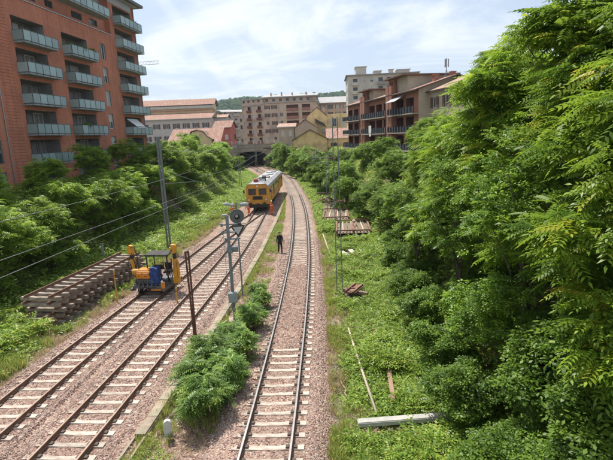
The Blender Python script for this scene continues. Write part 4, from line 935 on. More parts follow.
# ------------------------------------------------------------------ wooded hill
def mat_hill():
    m = mat('hill_woods', (.035, .075, .02), (.065, .12, .03), rough=1, scale=.05, detail=9, bump=0, c3=(.05, .095, .03), s3=.01); return m
hx = np.linspace(-900, 700, 161); hy = np.linspace(900, 1700, 33); V = []
for y in hy:
    for x in hx:
        q = min(max((x + 640) / 330, 0), 1); r = (113 + 9 * wob(x, 0, .006) + 6 * wob(x, 5, .015)) * q * q * (3 - 2 * q) * (1 if x < 200 else max(0, 1 - (x - 200) / 500))
        e = math.sin(min(max((y - 900) / 420, 0), 1) * math.pi / 2) * (1 - .5 * max(0, (y - 1350) / 350))
        V.append((x, y, 2 + r * e * .95 + 4 * wob(x, y, .03) + 7 * wob(x, y, .008)))
V = np.array(V); nx = len(hx); ii, jj = np.meshgrid(np.arange(nx - 1), np.arange(len(hy) - 1)); a = (jj * nx + ii).ravel()
link('hill', big_mesh('hill', V, np.stack([a, a + 1, a + nx + 1, a + nx], 1), [mat_hill()], smooth=True), kind='structure')
# woods on the hill: many rounded crowns
def crown_blob(i):
    bm = bmesh.new(); bmesh.ops.create_icosphere(bm, subdivisions=2, radius=1); rg = random.Random(i)
    for v in bm.verts: v.co *= rg.uniform(.72, 1.2)
    for v in bm.verts: v.co.z = v.co.z * .9 + .3
    mb = MB(); mb.add_bm(bm); return mb.mesh('crown_blob', mat(f'hill_tree_{i}', [(.035, .085, .02), (.055, .12, .028), (.075, .14, .035), (.03, .07, .025)][i], rough=1))
n = 9000; P = np.zeros((n, 3)); k = 0
while k < n:
    i = RNG.integers(0, len(V)); x, y, z = V[i]
    if z < 18 or y > 1500 or x < -520 or x > 330: continue
    if RNG.random() < .0: continue
    P[k] = (x + RNG.uniform(-5, 5), y + RNG.uniform(-12, 12), z + 1.5); k += 1
S = RNG.uniform(3.0, 5.5, (n, 1)) * np.ones((1, 3)); S[:, 2] *= RNG.uniform(.9, 1.6, n)
scatter('hill_woods', P, np.stack([np.zeros(n), np.zeros(n), RNG.uniform(0, 6.28, n)], 1), S, [crown_blob(i) for i in range(4)])
# a few far houses on the hillside
for i, (x, y, z, s) in enumerate([(-232, 1040, 62, 14), (-214, 1010, 52, 11), (-250, 1060, 70, 9), (-205, 1080, 66, 12)]):
    simple_block('hillside_house', ['largest pale house among the trees on the far hill', 'lowest pale house on the far hill slope', 'highest small pale house on the far hill', 'rightmost pale house on the far hill slope'][i], 'house', (x, y, 0), R(5), s, s * .7, z - 12, z, mWhiteR, (z - 5,), 3, (1.8, 2), ('d',), roof='gable', rise=3, roofm=mTileP, group='pale houses on the far hill')

# ------------------------------------------------------------------ left bank trees
gz = ground_z
GL = 'bushy robinia trees along the left bank'
def protoL(seed, **k): return make_tree('bank_tree', 'x', 'tree', GL, seed, k.get('H', 6.9), k.get('R', 3.4), k.get('n', 620), 8, mLeafL, FTs, 1.1, lumps=13, low=.02, r0=.1, shell=.6)
PL = [protoL(11), protoL(12, H=6.4, R=3.3), protoL(13, H=7.3, R=3.6)]
lt = [ # x, y, scale, label
 (-19.4, 19.5, .74, 'bushy tree at the left edge of the frame, nearest to the stacked track panels'),
 (-20.2, 24.0, .82, 'dense bushy tree behind the near end of the stacked track panels'),
 (-19.7, 28.5, .80, 'leafy tree right behind the middle of the stacked track panels'),
 (-19.5, 33.2, .82, 'leafy tree behind the far end of the stacked track panels'),
 (-19.9, 38.0, .84, 'broad bushy tree below the lowest balconies, just left of the thin grey post'),
 (-18.9, 43.5, .84, 'rounded bushy tree just left of the tall catenary mast'),
 (-19.0, 49.0, .9, 'bushy tree directly behind the tall catenary mast on the left bank'),
 (-18.6, 55.0, .92, 'bushy tree just right of the tall catenary mast'),
 (-18.4, 62.0, .92, 'wide bushy tree right of the mast below the white parasol villa'),
 (-17.9, 70.0, .9, 'fourth bushy tree to the right of the catenary mast in the front row'),
 (-17.3, 79.0, .88, 'tree on the left bank level with the cab of the yellow train'),
 (-17.2, 89.0, .86, 'tree on the left bank level with the tail of the yellow train'),
 (-18.0, 100., .9, 'left bank tree second before the road bridge'),
 (-20.4, 113., .95, 'left bank tree next before the road bridge'),
 (-23.6, 27.0, .62, 'back row tree highest at the left edge, under the lower left windows'),
 (-23.6, 34.0, .60, 'back row tree under the leftmost column of balconies'),
 (-23.2, 41.5, .62, 'back row tree whose crown touches the second column of balconies'),
 (-22.8, 50.0, .64, 'back row tree at the foot of the narrow white blinds of the brick block'),
 (-22.6, 60.0, .72, 'back row tree at the right corner of the brick block'),
 (-24.0, 71.0, .7, 'back row tree just right of the brick block corner'),
 (-23.5, 83.0, .7, 'back row tree in front of the red roofed villa'),
 (-23.6, 97.0, .78, 'back row tree in front of the small red house'),
 (-19.6, 136., .85, 'small tree at the left edge of the bridge mouth'),
 (-27.0, 112., .95, 'back row tree in front of the grey balconied block')]
for i, (x, y, s, lb) in enumerate(lt):
    rz = i * 2.17; z = gz(x, y) - .2
    if i < 3: o = PL[i]; o.location = (x, y, z); o.rotation_euler = (0, 0, rz); o['label'] = lb
    else: o = copy_tree(PL[i % 3], (x, y, z), rz, lb)
    o.scale = (s, s, s * (.92 + .12 * ((i * 37) % 10) / 10))

# ------------------------------------------------------------------ right bank, far and middle trees
GR = 'trees and tall bushes along the right bank'
rt = [
 (7.3, 49.5, .7, 'bushy tree just behind the rusty steel frames'), (7.8, 42.5, .62, 'low leafy tree at the right side of the nearer rusty frame'), (5.2, 57.5, .66, 'bushy tree directly behind the heap of rusty debris'),
 (5.6, 66.0, .8, 'bright bushy tree beyond the debris heap, under the terracotta block'), (3.9, 75.0, .84, 'bushy tree at the bend below the low yellow annex'),
 (3.0, 85.0, .88, 'bushy tree at the bend below the low gabled yellow building'), (1.6, 96.0, .92, 'bushy tree below the sand coloured gable house'),
 (-.6, 108., 1.1, 'bushy tree below the pinkish corner block, near the bridge mouth'), (-3.4, 121., 1.15, 'bushy tree beside the right abutment of the bridge'), (-6.0, 136., 1.1, 'farthest right bank tree touching the bridge mouth'),
 (-9.6, 147., .85, 'small tree hanging over the right edge of the bridge mouth'),
 (10.2, 52.0, .62, 'back row tree below the near end of the dark balconies'), (10.8, 62.0, .66, 'back row tree below the hanging white sheet'), (9.6, 73.0, .62, 'back row tree at the left pier of the terracotta block'),
 (8.2, 86.0, .62, 'back row tree left of the terracotta block'), (6.4, 100., .62, 'back row tree in front of the salmon roofed annex'), (3.0, 114., .62, 'back row tree in front of the low yellow gable')]
PRf = [make_tree('bank_tree', 'x', 'tree', GR, 31 + k, 7.6, 3.3, 640, 8, mLeafD, FTs, 1.05, lumps=13, low=.02, r0=.1) for k in range(2)]
for i, (x, y, s, lb) in enumerate(rt):
    z = gz(x, y) - .2
    if i < 2: o = PRf[i]; o.location = (x, y, z); o['label'] = lb
    else: o = copy_tree(PRf[i % 2], (x, y, z), i * 1.9, lb)
    o.scale = (s, s, s * (.9 + .15 * ((i * 53) % 10) / 10))

# ------------------------------------------------------------------ right bank, big near ailanthus trees
GN = 'large ailanthus trees filling the right side'
PN = [make_tree('ailanthus_tree', 'x', 'tree', GN, 51, 11.4, 3.3, 950, 9, mLeafA, FT, 1.0, lumps=15, low=.1, r0=.15, shell=.55),
      make_tree('ailanthus_tree', 'x', 'tree', GN, 52, 9.6, 3.0, 1300, 8, mLeafD, BT + FTs[:1], .72, lumps=13, low=.05, r0=.13, shell=.55),
      make_tree('ailanthus_tree', 'x', 'tree', GN, 53, 11.8, 3.2, 950, 9, mLeafA, FT, 1.05, lumps=15, low=.1, r0=.15, shell=.55)]
nr = [ # x, y, scale, proto
 (8.5, 10.2, 1.0, 0, 'nearest tall ailanthus cut by the right edge of the frame'),
 (9.6, 13.8, .94, 2, 'tall ailanthus reaching the top right corner of the frame'),
 (7.4, 15.2, .98, 1, 'ailanthus with feathery yellow green fronds in the right foreground, left of the corner tree'),
 (9.2, 19.0, .90, 2, 'tall ailanthus whose top forms the upper shoulder of the big green mass'),
 (7.2, 20.5, .88, 1, 'ailanthus leaning over the ground cover above the long grey slab'),
 (8.6, 25.5, .84, 0, 'ailanthus in the middle of the slope down to the terracotta block'),
 (11.6, 25.5, .82, 2, 'ailanthus behind, its top just below the tiled roof ridge'),
 (7.1, 28.5, .68, 1, 'smaller ailanthus overhanging the ground cover right of the sleeper pile'),
 (9.0, 33.0, .72, 0, 'ailanthus hiding the near end of the dark balconies'),
 (7.4, 36.5, .6, 1, 'low ailanthus between the rusty frames and the big trees'),
 (11.0, 40.0, .6, 2, 'ailanthus hiding the foot of the terracotta block')]
for i, (x, y, s, pk, lb) in enumerate(nr):
    z = gz(x, y) - .2; first = [j for j, q in enumerate(nr) if q[3] == pk][0] == i
    if first: o = PN[pk]; o.location = (x, y, z); o['label'] = lb
    else: o = copy_tree(PN[pk], (x, y, z), i * 2.3, lb)
    o.scale = (s, s, s)
# undergrowth
GU = 'undergrowth bushes at the foot of the big trees'
PU = [make_tree('undergrowth_bush', 'x', 'bush', GU, 61 + k, 2.6, 1.7, 620, 7, mLeafU, BT, .7, lumps=9, low=.02, r0=.04, shell=.5) for k in range(2)]
ub = [(6.0, 8.6, .95, 'broad leaved bramble bush in the bottom right corner'), (4.9, 10.4, .8, 'dark bush at the bottom edge right of the long grey slab'),
      (5.0, 13.6, .85, 'dark bush just right of the end of the long grey slab'), (5.3, 17.0, .85, 'dark shaded bush at the foot of the big trees above the slab'),
      (5.4, 21.0, .85, 'bush under the leaning ailanthus, level with the lying pole'), (5.6, 25.0, .8, 'bush at the foot of the trees right of the sleeper pile'),
      (7.2, 11.6, 1.2, 'tall bush filling the dark gap at the lower right'), (6.6, 31.5, .8, 'bush behind the white boards at the tree line'), (7.0, 9.6, 1.15, 'bush against the right edge of the frame, above the bramble')]
for i, (x, y, s, lb) in enumerate(ub):
    z = gz(x, y) - .1
    if i < 2: o = PU[i]; o.location = (x, y, z); o['label'] = lb
    else: o = copy_tree(PU[i % 2], (x, y, z), i * 1.3, lb)
    o.scale = (s, s, s)

# ------------------------------------------------------------------ centre strip bushes
GC = 'bushes growing between the middle and right tracks'
PC = [make_tree('ailanthus_bush', 'x', 'bush', GC, 71 + k, 2.0, 1.05, 105, 8, mLeafB, [FTs[0], frond_template(6, .5, .06, .14, .4)], .9, lumps=8, low=.04, r0=.03, shell=.35) for k in range(3)]
cbush = [(-3.75, 14.6, .9, 'nearest centre bush, its fronds half hiding the small white marker stone'), (-4.35, 15.9, .92, 'second centre bush, hard against the cable trough'), (-3.35, 16.2, .85, 'centre bush spreading towards the shiny rails'),
      (-4.2, 17.7, .95, 'centre bush right in front of the foot of the rusty rail post'), (-3.2, 18.6, .82, 'bush between the rusty rail post and the shiny rails'), (-3.75, 20.0, .72, 'small bush just before the grey signal post'),
      (-2.95, 21.8, .8, 'round bush on the right of the signal post foot'), (-2.9, 24.4, .72, 'second last centre bush, beyond the signal post'), (-3.1, 26.5, .58, 'farthest small centre bush by the triangular sign pole')]
for i, (x, y, s, lb) in enumerate(cbush):
    z = -.42
    if i < 3: o = PC[i]; o.location = (x, y, z); o['label'] = lb
    else: o = copy_tree(PC[i % 3], (x, y, z), i * 2.1, lb)
    o.scale = (s, s, s * .95)

def dead_branch(label, loc, rz, L, seed):
    rg = random.Random(seed); m = MB(); pts = [(0, 0, 0)]
    for k in range(5): pts.append((rg.uniform(-.12, .12) * L / 2, L * (k + 1) / 5, rg.uniform(0, .12)))
    m.tube(pts, [.035, .03, .026, .02, .014, .006], 6)
    for k in range(1, 5): q = pts[k]; sg = 1 if k % 2 else -1; m.tube([q, (q[0] + sg * .25 * L / 2, q[1] + .2, q[2] + .12), (q[0] + sg * .4 * L / 2, q[1] + .45, q[2] + .1)], [.016, .01, .004], 5)
    tag(part('dead_branch', m, mBarkP, loc=loc, rz=rz, smooth=True), label, 'branch')
mBarkP = mat('dry_wood', (.42, .33, .24), (.30, .22, .16), rough=.95, scale=6)
dead_branch('dry forked branch lying on the bare soil edge beside the near shiny rails', (1.3, 15.2, -.36), R(10), 1.8, 1)
dead_branch('dry forked branch in the leaves just above the short plank stub', (3.3, 20.3, -.1), R(60), 1.6, 2)
dead_branch('dry forked branch between the scrap pile and the pale boards', (2.6, 30.5, -.1), R(-50), 2.0, 3)
dead_branch('dry branch lying on the left verge in front of the piled track', (-12.6, 22.0, -.35), R(-30), 1.8, 4)
# pot plants standing on the balconies of the brick block
GP = 'pot plants on the balconies of the brick block'
PP = make_tree('pot_plant', 'x', 'pot plant', GP, 81, 1.5, .55, 40, 6, mLeafD, [BT[1]], .8, lumps=4, low=.05, r0=.03, shell=.3)
part('pot', MB().tube([(0, 0, 0), (0, 0, .4)], [.16, .22], 10), mTile, PP)
for i, (x, z, lb) in enumerate(((6.3, 19.47, 'left pot plant on the highest balcony of the second column'), (8.4, 19.47, 'middle pot plant on the highest balcony of the second column'), (10.2, 19.47, 'right pot plant on the highest balcony of the second column'),
    (19.0, 25.43, 'left pot plant on the top corner balcony'), (20.8, 25.43, 'middle pot plant on the top corner balcony'), (22.6, 25.43, 'right pot plant on the top corner balcony'), (7.2, 10.53, 'pot plant on the second lowest balcony of the second column'))):
    p = block_pt(x, -.7, z)
    if i == 0: o = PP; o.location = p; o['label'] = lb
    else: o = copy_tree(PP, p, i * 1.4, lb)
# ------------------------------------------------------------------ weeds and grass
mDry = mat_leaf('dry_grass', (.36, .27, .15), (.52, .43, .27), .3)
def clump_mesh(kind, seed):
    rg = np.random.default_rng(seed)
    if kind in ('grass', 'dry'):
        V, F = [], []
        for k in range(26):
            a = rg.uniform(0, 6.28); r = rg.uniform(0, .13); h = rg.uniform(.2, .5); b = rg.uniform(.05, .25); p = np.array([math.cos(a) * r, math.sin(a) * r, 0]); d = np.array([math.cos(a), math.sin(a), 0]); q = np.array([-d[1], d[0], 0]) * .008
            m = len(V); V += [p - q, p + q, p + d * b * .35 + q * .9 + [0, 0, h * .62], p + d * b * .35 - q * .9 + [0, 0, h * .62], p + d * b + [0, 0, h], p + d * b + [0, 0, h]]
            F += [(m, m + 1, m + 2, m + 3), (m + 3, m + 2, m + 4, m + 5)]
        V, F = np.array(V), np.array(F); T = rg.random(len(F)); mt = mGrass if kind == 'grass' else mDry
    elif kind == 'weed':
        n = 34; a = rg.uniform(0, 6.28, n); r = rg.uniform(0, .26, n) ; pos = np.stack([np.cos(a) * r, np.sin(a) * r, rg.uniform(.03, .28, n) * (1.2 - r * 2)], 1)
        TV = np.array([[0, 0, 0], [.034, .024, .006], [.075, 0, -.012], [.034, -.024, .006]]); V, F = stamp((TV, np.array([[0, 1, 2, 3]])), pos, a + rg.normal(0, .5, n), rg.uniform(-.4, .5, n), rg.normal(0, .4, n), rg.uniform(.7, 1.4, n)); T = rg.random(len(F)); mt = mLeafG
    else:
        n = 9; a = np.arange(n) * 6.28 / n + rg.normal(0, .2, n); pos = np.zeros((n, 3)); pos[:, 2] = rg.uniform(.1, .4, n); V, F = stamp(frond_template(5, .4, .05, .1, .3), pos, a, rg.uniform(-.9, -.2, n), rg.normal(0, .2, n), rg.uniform(.7, 1.1, n)); T = rg.random(len(F)); mt = mLeafG
    return big_mesh(kind, V, F, [mt], tint=T)
WEED = [clump_mesh('weed', i) for i in range(5)]; GRS = [clump_mesh('grass', i) for i in range(4)]; DRY = [clump_mesh('dry', 40 + i) for i in range(3)]; FERN = [clump_mesh('fern', i) for i in range(3)]
def strip(name, n, fx, y0, y1, tmpl, s, dens=None, yp=1.0, zoff=-.02):
    P = []
    while len(P) < n:
        y = y0 + (y1 - y0) * RNG.random() ** yp; x = fx(y)
        if -16.4 < x < -12.9 and 23.6 < y < 33.8: continue
        if 1.2 < x < 4.8 and abs(y - 13.5 - (x - 3) * .05) < .42 : continue
        if 2.0 < x < 3.4 and 25.5 < y < 27.2: continue
        if 2.5 < x < 4.2 and 35.4 < y < 37.8: continue
        if 2.9 < x < 6.3 and 42 < y < 48.2: continue
        if 2.0 < x < 5 and 49.2 < y < 67: continue
        if abs(x - (1.85 + (21.3 - y) * .034)) < .14 and 14 < y < 21.4 and RNG.random() < .8: continue
        if abs(x - (2.8 + (y - 14.7) * .11)) < .2 and 14.7 < y < 17: continue
        if dens and RNG.random() > dens(x, y): continue
        P.append((x, y, gz(x, y) + zoff))
    P = np.array(P); n = len(P); rot = np.stack([RNG.normal(0, .12, n), RNG.normal(0, .12, n), RNG.uniform(0, 6.28, n)], 1)
    sc = (RNG.uniform(.6, 1.35, n) * s)[:, None] * np.ones((1, 3)); return scatter(name, P, rot, sc, tmpl)
strip('right_ground_cover', 20000, lambda y: eR(y) + .25 + 5.2 * RNG.random() ** 1.0, 8, 60, WEED, 1.1, dens=lambda x, y: min(1, max(.02, (x - eR(y) - .75) * .8 + 1.1 * wob(x, y, .8) + .5 * wob(x, y, 2.5))), yp=1.5)
strip('right_grass', 5000, lambda y: eR(y) - .1 + 5.0 * RNG.random() ** 1.3, 8, 60, GRS, .75, dens=lambda x, y: max(.05, .2 + 1.3 * wob(x + 9, y, .6)), yp=1.4)
strip('right_tall_weeds', 1100, lambda y: eR(y) + .9 + 4.2 * RNG.random(), 9, 60, FERN, 1.25, dens=lambda x, y: max(0, wob(x + 31, y, .55) * 1.6 - .05), yp=1.3)
strip('right_dry_grass', 1500, lambda y: eR(y) - .2 + 2.6 * RNG.random() ** 1.5, 8, 50, DRY, .6, dens=lambda x, y: max(.05, .3 + 1.4 * wob(x + 20, y, 1.1)), yp=1.3)
strip('left_dry_grass', 1600, lambda y: eL(y) + .2 - 2.6 * RNG.random() ** 1.5, 14, 55, DRY, .7, dens=lambda x, y: max(.05, .3 + 1.4 * wob(x + 20, y, 1.1)), yp=1.3)
strip('right_weeds', 1600, lambda y: eR(y) + .5 + 4.5 * RNG.random(), 9, 70, FERN, .9, dens=lambda x, y: max(0, wob(x, y, .4) + .4), yp=1.2)
strip('right_far_ground_cover', 4000, lambda y: eR(y) + .3 + 3.6 * RNG.random(), 45, 150, WEED, 2.0, yp=1.2)
strip('left_weeds', 12000, lambda y: eL(y) - .35 - 6.2 * RNG.random() ** .9, 14, 75, WEED, 1.35, dens=lambda x, y: min(1, max(.04, (eL(y) - x) * .45 - .25 + 1.6 * wob(x, y, .55))), yp=1.25)
strip('left_grass', 9000, lambda y: eL(y) - .15 - 5.2 * RNG.random(), 14, 75, GRS, 1.0, dens=lambda x, y: max(.06, min(1, .45 + 1.5 * wob(x, y, .5)) * min(1, max(0, (eL(y) - x) * .8 + .5 + 1.2 * wob(x, y, .9)))), yp=1.25)
strip('left_ferns', 1500, lambda y: eL(y) - 1.5 - 5 * RNG.random(), 17, 85, FERN, 1.5, dens=lambda x, y: max(0, wob(x, y, .3) + .35), yp=1.2)
strip('left_far_weeds', 4500, lambda y: eL(y) - .2 - 5 * RNG.random(), 60, 150, WEED, 2.3, yp=1.2)
strip('left_bank_ivy', 5500, lambda y: eL(y) - 5.5 - 9 * RNG.random(), 18, 130, WEED, 2.6, yp=1.3)
strip('right_bank_ivy', 5500, lambda y: eR(y) + 4.5 + 8.5 * RNG.random(), 8, 130, WEED, 2.4, yp=1.4)
def cstrip(y): return curb_x(y) + .3 + (cR(y) - 1.9 - curb_x(y) - .3) * RNG.random()
strip('centre_dry_grass', 500, cstrip, 8, 60, DRY, .45, dens=lambda x, y: max(0, .2 + 1.4 * wob(x + 3, y, .7)), zoff=.14)
strip('centre_grass', 1500, cstrip, 8, 75, GRS, .55, dens=lambda x, y: max(0, .25 + 1.6 * wob(x, y, .45)) * (1.0 if (y < 16 or y > 31) else .35), yp=1.0, zoff=.14)
strip('centre_weeds', 2000, cstrip, 8, 75, WEED, .6, dens=lambda x, y: max(0, .2 + 1.7 * wob(x + 5, y, .5)) * (1.0 if (y < 18 or y > 31) else .4), yp=1.0, zoff=.14)
strip('trough_edge_grass', 1700, lambda y: curb_x(y) + RNG.normal(.22, .16), 9, 80, GRS, .55, dens=lambda x, y: max(.1, .5 + 1.2 * wob(x, y, .4)), zoff=.14)

# ------------------------------------------------------------------ stack of old track panels
mOldSl = mat('weathered_sleeper', (.48, .40, .32), (.30, .245, .20), rough=.95, scale=5, bump=.5, c3=(.22, .17, .14), s3=1.4, island=.16)
oldSl = sleeper_mesh(mOldSl, 2.35, 'sleeper', .19, .26)
def panel(label, loc, rz, L=9.8, ns=15):
    t = thing('old_track_section', label, 'track panel', loc, rz, 'old track panels piled on the left verge')
    k = len(RAILP)
    for s in (-.7525, .7525):
        mb = MB(); mb.prism([(s + a, b) for a, b in RAILP], -.1, L, 0); part('rail', mb, mRailSide, t)
    for i in range(ns): link('sleeper', oldSl, t, (random.uniform(-.05, .05), .25 + (L - .5) * i / (ns - 1) + random.uniform(-.03, .03), -.16 + random.uniform(-.005, .004)), random.uniform(-.03, .03))
    return t
names = ['bottom panel of the piled old track panels, half buried in weeds', 'second panel from the bottom of the piled old track', 'middle panel of the piled old track panels', 'second panel from the top of the piled old track', 'top panel of the piled old track, rails lying open to the sky']
for i in range(5):
    off = [(.05, -.1), (-.22, -.45), (.16, .12), (-.1, -.05), (0, 0)][i]
    panel(names[i], (-14.95 + off[0], 24.2 + off[1], -.16 + .345 * i), R(-9.5) + [.012, -.02, .015, -.008, 0][i])

# ------------------------------------------------------------------ yellow train
mYel = mat('train_yellow', (.66, .34, .045), (.56, .27, .04), rough=.5, scale=1.2, c3=(.50, .25, .06), s3=.8)
mYelD = mat('train_orange', (.60, .22, .03), (.50, .18, .03), rough=.5, scale=2)
mTrRoof = mat('train_roof', (.46, .46, .47), (.36, .355, .36), rough=.6, scale=1.2, c3=(.30, .28, .27), s3=.6)
mTGlass = mat('train_glass', (.03, .035, .045), rough=.1, spec=.8)
mLamp = mat('lamp_lens', (.7, .7, .65), rough=.2)
mRedP = mat('red_paint', (.38, .05, .03), (.28, .04, .03), rough=.6)
def train():
    t = thing('maintenance_train', 'yellow rail maintenance train with grey roof on the middle track', 'train', (-6.0, 58, 0), -math.atan2(.75, 22))
    W, L = 1.45, 22
    prof = [(-W, 1.0), (-W, 2.95), (-W + .1, 3.3), (-W + .42, 3.55), (-W + .42, 3.55)]
    bd_ = [(-W, 1.0), (-W, 2.9), (-W + .08, 3.25), (-W + .35, 3.5), (W - .35, 3.5), (W - .08, 3.25), (W, 2.9), (W, 1.0)]
    mb = MB(); mb.prism(bd_, 0.0, L)
    for s in (-1, 1):
        for y0, y1 in ((.2, 5.8), (6.3, 13.4), (13.9, 21.8)): mb.box(s * W - .03, s * W + .03, y0, y1, 1.02, 1.3)
    # nose mouldings
    mb.box(-W + .02, W - .02, -.10, 0, .95, 1.35); mb.box(-.09, .09, -.05, 0, 1.36, 3.1); mb.box(-W + .01, -W + .2, -.05, 0, 1.36, 3.1); mb.box(W - .2, W - .01, -.05, 0, 1.36, 3.1)
    part('body', mb, mYel, t)
    rf = MB(); rf.prism([(-W - .02, 2.98), (-W + .07, 3.3), (-W + .35, 3.56), (W - .35, 3.56), (W - .07, 3.3), (W + .02, 2.98), (W - .10, 3.27), (W - .36, 3.505), (-W + .36, 3.505), (-W + .1, 3.27)], -.08, L + .05); rf.box(-W + .4, W - .4, 1.0, L - 1, 3.562, 3.62)
    for y in (2.2, 7.5, 12.5, 17.5): rf.box(-.75, .75, y, y + 1.6, 3.62, 3.8)
    part('roof', rf, mTrRoof, t)
    for s in (-1, 1):
        mb = MB(); x = s * .66; mb.box(x - .48, x + .48, -.03, -.004, 2.15, 2.95, 1); mb.box(x - .43, x + .43, -.036, -.031, 2.2, 2.9, 0); part('windscreen', mb, [mTGlass, mDark], t)
        w_ = MB(); w_.bar((x - .3, -.06, 2.15), (x + .15, -.06, 2.8), .025); part('wiper', w_, mDark, t)
        h = MB(); h.tube([(s * 1.1, -.16, 1.55), (s * 1.1, -.10, 1.55)], .11, 12); part('headlight', h, mLamp, t)
        b_ = MB(); b_.tube([(s * .88, -.1, 1.05), (s * .88, -.5, 1.05)], .07, 8); b_.tube([(s * .88, -.5, 1.05), (s * .88, -.56, 1.05)], .22, 14); part('buffer', b_, mDark, t)
        m_ = MB(); m_.bar((s * W, .1, 2.8), (s * (W + .25), -.05, 2.75), .03); m_.box(s * (W + .25) - .1, s * (W + .25) + .1, -.08, -.04, 2.4, 2.8); part('mirror', m_, mDark, t)
    g = MB(); g.box(-.62, .62, -.06, -.052, 1.55, 2.0, 0)
    for k in range(6): g.box(-.6, .6, -.085, -.061, 1.58 + .07 * k, 1.61 + .07 * k, 0)
    part('grille', g, mDark, t)
    tl = MB(); tl.tube([(0, -.1, 3.25), (0, .02, 3.25)], .12, 12); part('headlight', tl, mLamp, t)
    c_ = MB(); c_.box(-1.3, 1.3, -.14, .3, .55, .98); c_.box(-.15, .15, -.45, -.1, .85, 1.1); c_.tube([(0, -.45, .95), (0, -.5, .6)], .06, 6); part('coupler', c_, mDark, t)
    ch_ = MB(); ch_.box(-1.25, 1.25, .3, L - .2, .75, 1.0); ch_.box(-1.2, 1.2, 7.5, 14, .35, .75); part('underframe', ch_, mDark, t)
    for y in (2.8, 18.6):
        bo = MB(); bo.box(-1.15, 1.15, y - 1.7, y + 1.7, .45, .8); part('bogie', bo, mDark, t)
        for dy in (-1.05, 1.05):
            wh = MB()
            for s in (-.75, .75): wh.tube([(s - .07, y + dy, .46), (s + .07, y + dy, .46)], .46, 20)
            wh.tube([(-.75, y + dy, .46), (.75, y + dy, .46)], .08, 8); o = part('wheelset', wh, mDark, t)
    for s in (-1, 1):   # side glazing, doors, grilles
        x0, x1 = (s * W + (.004 if s > 0 else -.03)), (s * W + (.03 if s > 0 else -.004))
        for y in (.9, 4.3, 7.2, 8.7, 10.2, 11.7, 15.0, 16.6, 20.3):
            part('side_window', MB().box(x0, x1, y, y + 1.05, 2.1, 2.85), mTGlass, t)
        for y in (2.6, 13.4, 18.6):
            d_ = MB(); d_.box(s * W - .04, s * W + .04, y, y + .85, 1.35, 3.0); o = part('door', d_, mYelD, t); part('door_window', MB().box(s * (W + .055) - .01, s * (W + .055) + .01, y + .15, y + .7, 2.15, 2.8), mTGlass, o)
        part('side_grille', MB().box(x0, x1, 5.8, 6.9, 1.5, 2.9), mDark, t)
    for (x, y, sx, sy, h, m_) in ((-.35, 1.9, .5, .7, .35, mRedP), (.35, 3.2, .9, .5, .3, mDark), (-.4, 4.4, .4, 1.2, .22, mDark), (.3, 5.4, .5, .4, .4, mDark), (0, 9.8, .9, 1.1, .3, mTrRoof), (0, 15.0, .8, 1.3, .3, mTrRoof)):
        q = MB(); q.bevbox((x, y, 3.8 + h / 2 - .15), (sx, sy, h), .04); part('roof_equipment', q, m_, t)
    ra = MB()
    for s in (-1, 1): ra.bar((s * .95, .6, 3.72), (s * .95, 7.0, 3.72), .03); [ra.bar((s * .95, .6 + 1.6 * k, 3.5), (s * .95, .6 + 1.6 * k, 3.72), .03) for k in range(5)]
    part('roof_rail', ra, mDark, t)
train()

